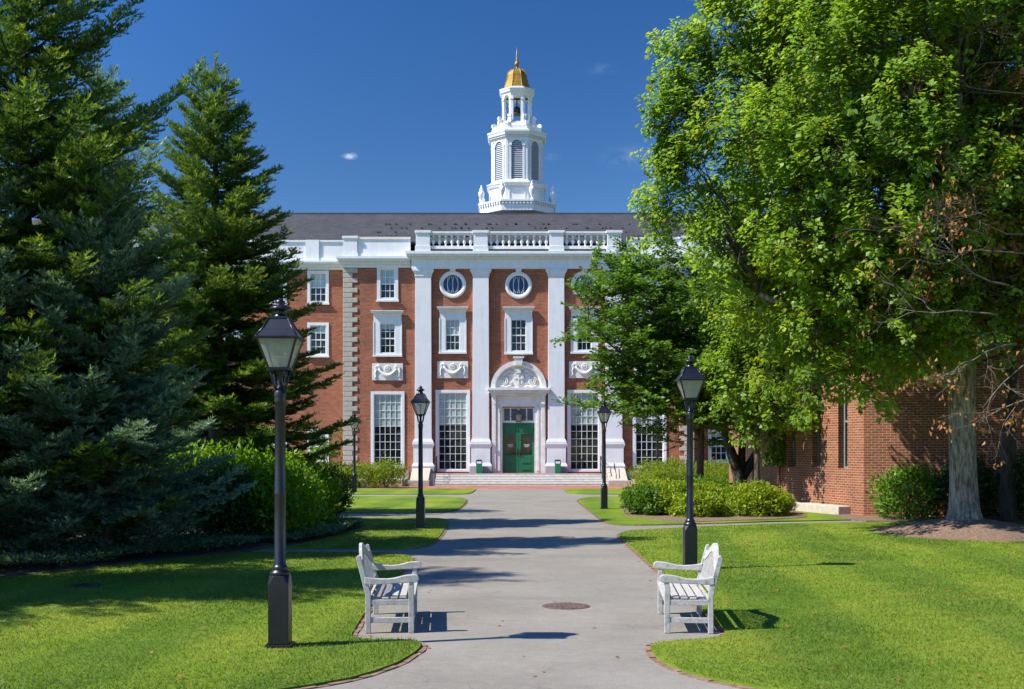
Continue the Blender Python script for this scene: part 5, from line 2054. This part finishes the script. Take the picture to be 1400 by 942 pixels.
dead_root = [o for o in bpy.data.objects if o.name.startswith("yellowing_tree")][0]
# local coordinates of the yellowing tree
st = []
def loc_of(px, py, d):
    return ((px - 700) / F * d - 13.9, d - 25.4, HC + (610 - py) / F * d - .035)
for (px, py, d, dr, L_) in ((1430, 85, 24.3, (-1, -.1, .0), 1.7), (1420, 130, 24, (-1, -.2, .1), 1.8), (1400, 320, 23.8, (-1, -.2, .1), 2.0), (1420, 350, 23.6, (-1, -.1, -.1), 2.2),
                           (1380, 390, 23.6, (-1, -.1, .15), 1.9), (1430, 480, 24, (-1, -.1, -.35), 1.8), (1430, 535, 24, (-1, -.1, -.45), 1.6), (1390, 470, 24, (-1, -.1, .1), 1.6),
                           (1345, 320, 23.6, (-1, .1, .35), 1.5), (1365, 430, 23.6, (-1, 0, .1), 2.0), (1330, 290, 23.8, (-1, 0, -.25), 1.6)):
    st.append((loc_of(px, py, d), dr, L_, .022))
lp = dead_branches(dead_root, st, 5)
rg = np.random.default_rng(9)
if lp:
    C_ = np.repeat(np.array([tuple(v) for v in lp]), 7, 0)
    n = len(C_)
    P_ = C_ + rg.normal(0, .09, (n, 3)) * np.array([1, 1, 1.3])
    V = leaf_quads(P_, rg.normal(0, .5, (n, 3)) + np.array([0, 0, -1.0]), rg.normal(0, 1, (n, 3)), rg.uniform(.07, .14, n), rg.uniform(.04, .07, n), .25)
    quads("dead_leaves", V, M['deadleaf'], dead_root, rg.random(n))

def shrub_mesh(rx, ry, h, n, ls, seed, bumps=7, aspect=.5, upright=.4, clump=14, spread=.16):
    """leaf quads of a bush sitting on z=0"""
    rg = np.random.default_rng(seed)
    k = n // clump
    bd = unit(rg.normal(0, 1, (bumps, 3)) * np.array([1, 1, .7]) + np.array([0, 0, .25]))
    d = unit(rg.normal(0, 1, (k, 3)) + np.array([0, 0, .12]))
    d[:, 2] = np.where(d[:, 2] < -.8, -d[:, 2], d[:, 2])
    b_ = np.max(d @ bd.T, axis=1)
    rr = (.62 + .44 * b_ ** 3) * rg.uniform(.80, 1.06, k) ** 1.0
    inner = rg.random(k) < .25
    rr = np.where(inner, rr * rg.uniform(.4, .9, k), rr)
    c = d * rr[:, None] * np.array([rx, ry, h * .58]) + np.array([0, 0, h * .42])
    c[:, 2] = np.maximum(c[:, 2], .05 + rg.random(k) * .1)
    si = np.repeat(np.arange(k), clump)
    m_ = len(si)
    ax = unit(d * .7 + np.array([0, 0, upright]) + rg.normal(0, .3, (k, 3)))
    p = c[si] + ax[si] * (rg.random(m_) * spread * 1.2)[:, None] + rg.normal(0, spread * .35, (m_, 3))
    p[:, 2] = np.maximum(p[:, 2], .02)
    rad = unit(rg.normal(0, 1, (m_, 3)))
    ld = rad * .8 + ax[si] * .7 + np.array([0, 0, .1])
    lnn = ax[si] + np.array([0, 0, .6]) + rg.normal(0, .4, (m_, 3))
    L_ = ls * rg.uniform(.6, 1.25, m_)
    tone = rg.normal(0, .10, k)[si]
    T = np.clip(.42 + tone + rg.normal(0, .14, m_), 0, 1)
    return leaf_quads(p, ld, lnn, L_, L_ * aspect * rg.uniform(.8, 1.2, m_)), T


def make_shrub(name, rx, ry, h, n, ls, seed, mat, label, cat='shrub', group=None, stems=7, **kw):
    root = empty(name, (0, 0, 0)); tag(root, label, cat, group)
    V, T = shrub_mesh(rx, ry, h, n, ls, seed, **kw)
    quads("foliage", V, M[mat], root, T)
    rg = random.Random(seed)
    sm = MB()
    for k in range(stems):
        a = rg.uniform(0, 6.28); q = rg.uniform(.2, .8)
        e = Vector((rx * q * math.cos(a), ry * q * math.sin(a), h * rg.uniform(.5, .85)))
        sm.tube([(e.x * .1, e.y * .1, -.02), (e.x * .4, e.y * .4, e.z * .5), e], [.022, .015, .006], 5)
    sm.build("stems", M['bark_brown'], root)
    return root

# yellow-green hedge shrubs of the right bed
rh = [(4.05, 35.3, .62, .62, .98, "dark green small shrub at the left end of the right bed", 'ivy'),
      (4.9, 35.4, .85, .8, 1.12, "yellow green shrub in the right bed, second from the path", 'hedge'),
      (5.9, 35.6, .8, .8, 1.05, "yellow green shrub in the right bed just behind the lamp post", 'hedge'),
      (5.35, 34.3, .62, .5, .78, "low yellow green shrub in front of the lamp-side bed", 'hedge'),
      (6.7, 35.3, .6, .55, .85, "thin reddish twigged shrub in the right bed beside the slender trunk", 'hedge'),
      (7.25, 34.7, .72, .7, 1.0, "yellow green shrub in the right bed next to the brick annex", 'hedge'),
      (7.9, 35.6, .45, .5, .75, "small yellow green shrub nearest the corner of the brick annex", 'hedge'),
      (4.5, 37.0, .9, .8, 1.2, "yellow green shrub at the back of the right bed near the path", 'hedge'),
      (6.3, 37.2, 1.0, .8, 1.15, "dark leafy shrub at the back of the right bed behind the trunk", 'zelkova')]
for i, (x, y_, rx, ry, h, lab, mt) in enumerate(rh):
    o = make_shrub("shrub", rx * 1.12, ry * 1.1, h * .76, 6800, .10, 100 + i, mt, lab, group="shrubs of the right bed")
    o.location = (x, y_, .05)

# tall loose shrubs along the hall, both sides of the steps
proto_m = [make_shrub("border_shrub", 1.15, .9, 1.05, 4600, .12, 150 + i, 'meadow', "x", stems=6, upright=1.0, spread=.28, aspect=.32) for i in range(3)]
spots = []
for i in range(7):
    spots.append((-6.4 - 1.25 * i, 60.0 + .25 * (i % 2), 1.0))
    spots.append((6.9 + 1.2 * i, 59.6 + .25 * (i % 2), 1.05))
for i in range(4):
    spots.append((7.2 + 1.5 * i, 57.4, .85))
for i, (x, y_, s) in enumerate(spots):
    pr = proto_m[i % 3]
    o = pr if i < 3 else copy_tree(pr)
    o.location = (x, y_ - 1.0, .01)
    o.rotation_euler.z = i * 1.3
    o.scale = (s * (1 + .08 * math.sin(i)), s, s * (1 + .12 * math.cos(i * 2.1)))
    tag(o, "yellow green bushy shrub in the row below the hall's windows left of the steps" if x < 0 else "yellow green bushy shrub in the border below the hall's windows right of the steps",
        "shrub", "shrub border left of the steps" if x < 0 else "shrub border right of the steps")
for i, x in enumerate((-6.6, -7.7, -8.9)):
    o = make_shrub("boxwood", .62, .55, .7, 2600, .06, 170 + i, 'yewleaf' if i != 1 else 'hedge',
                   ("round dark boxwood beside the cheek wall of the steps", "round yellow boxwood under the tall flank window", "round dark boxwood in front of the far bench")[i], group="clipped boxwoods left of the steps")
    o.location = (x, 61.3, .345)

# rhododendrons under the firs
rd = [(-5.55, 26.4, 1.4, 1.3, 1.6, 'rhodo', "broad rhododendron with sunlit bright green leaves just left of the near lamp post"),
      (-6.7, 26.2, 1.4, 1.3, 1.75, 'rhodo', "tallest rhododendron, its bright top touching the fir boughs"),
      (-5.65, 29.1, 1.2, 1.1, 1.4, 'rhodo', "rhododendron just right of the near lamp post, sunlit on top"),
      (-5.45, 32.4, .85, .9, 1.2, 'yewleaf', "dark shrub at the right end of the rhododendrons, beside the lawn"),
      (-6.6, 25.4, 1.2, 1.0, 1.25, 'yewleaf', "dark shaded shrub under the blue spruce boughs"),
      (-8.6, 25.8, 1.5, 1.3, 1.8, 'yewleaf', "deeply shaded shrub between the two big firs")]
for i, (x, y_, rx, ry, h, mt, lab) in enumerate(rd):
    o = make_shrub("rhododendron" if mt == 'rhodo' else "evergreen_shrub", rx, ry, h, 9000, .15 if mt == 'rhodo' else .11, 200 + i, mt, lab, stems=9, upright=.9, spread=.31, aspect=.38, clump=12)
    o.location = (x, y_, .04)
# shrubs before the annex wall and behind the yellowing tree
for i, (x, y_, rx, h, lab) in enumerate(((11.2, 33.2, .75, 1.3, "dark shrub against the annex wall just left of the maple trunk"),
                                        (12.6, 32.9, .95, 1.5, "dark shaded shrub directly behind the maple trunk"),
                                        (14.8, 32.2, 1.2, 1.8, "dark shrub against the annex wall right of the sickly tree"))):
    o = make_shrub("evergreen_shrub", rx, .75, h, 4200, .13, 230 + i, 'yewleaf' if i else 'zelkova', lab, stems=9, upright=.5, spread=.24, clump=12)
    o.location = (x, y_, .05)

# ivy on the annex corner
iv = empty("ivy", (K2.x - .1, K2.y - .25, 0)); tag(iv, "climbing ivy with a few orange leaves hanging on the annex's left corner", "ivy")
rg = np.random.default_rng(77)
n = 3600
a = rg.random(n)
P_ = np.stack([rg.normal(0, .22, n) + .05, rg.normal(-.05, .12, n), 1.5 + 3.6 * a], 1)
V = leaf_quads(P_, rg.normal(0, .4, (n, 3)) + np.array([0, -.1, -1.0]), rg.normal(0, .5, (n, 3)) + np.array([-.5, -.8, .4]), rg.uniform(.09, .17, n), rg.uniform(.07, .13, n), .1)
quads("foliage", V, M['ivy'], iv, np.clip(rg.normal(.5, .2, n) + (rg.random(n) < .05), 0, 1))
sm = MB(); sm.tube([(.1, -.02, 0), (.08, -.03, 1.5), (.12, -.02, 3.2), (.05, -.02, 5)], [.03, .025, .02, .008], 6)
sm.build("stem", M['bark_brown'], iv)

# low ground cover in the left bed
def ground_cover(poly, n, seed):
    rg = np.random.default_rng(seed)
    xs = [p_[0] for p_ in poly]; ys = [p_[1] for p_ in poly]
    P = np.stack([rg.uniform(min(xs), max(xs), n), rg.uniform(min(ys), max(ys), n)], 1)
    P = P[in_poly(P, poly)]
    n = len(P)
    h = .10 + .10 * (np.sin(P[:, 0] * 2.1) * np.sin(P[:, 1] * 1.7) * .5 + .5) + rg.random(n) * .09
    P3 = np.concatenate([P, h[:, None]], 1)
    d = rg.normal(0, 1, (n, 3)) * np.array([1, 1, .35])
    V = leaf_quads(P3, d, np.tile([0, 0, 1.0], (n, 1)) + rg.normal(0, .35, (n, 3)), rg.uniform(.06, .11, n), rg.uniform(.03, .05, n), .1)
    return V, np.clip(rg.normal(.45, .2, n), 0, 1)
gc1 = [g(-130, 800), g(0, 789), g(80, 783), g(170, 773), g(260, 762), g(335, 756), g(350, 751), (-5.3, 25.0), (-7.0, 24.4), (-9, 22), (-11, 20)]
gc2 = [(-4.7, 24.3), g(440, 740), g(480, 730), g(498, 721), (-4.3, 31.2), (-5.6, 29), (-6.0, 25.5)]
V1, T1 = ground_cover(chaikin(gc1, 2), 42000, 1)
V2, T2 = ground_cover(chaikin(gc2, 2), 22000, 2)
tag(quads("ground_cover", np.concatenate([V1, V2]), M['cover'], tint=np.concatenate([T1, T2])),
    "low dense ground cover under the conifers along the left lawn", "ground cover", kind="stuff")

# a few fallen leaves on lawn and path
rg = np.random.default_rng(123)
n = 260
d = rg.uniform(10, 34, n); x = rg.uniform(-1, 1, n) * (.45 * d)
keep = (np.abs(x - .3) > 1.6) | (rg.random(n) < .35)
d, x = d[keep], x[keep]; n = len(d)
P_ = np.stack([x, d, np.where(np.abs(x - .3) < 2.1, .008, .062)], 1)
V = leaf_quads(P_, rg.normal(0, 1, (n, 3)) * np.array([1, 1, .08]), np.tile([0, 0, 1.0], (n, 1)) + rg.normal(0, .25, (n, 3)), rg.uniform(.05, .09, n), rg.uniform(.03, .05, n), .15)
tag(quads("fallen_leaves", V, M['deadleaf'], tint=rg.uniform(.4, 1, n)), "scattered dry leaves on the lawns and path", "leaves", kind="stuff")
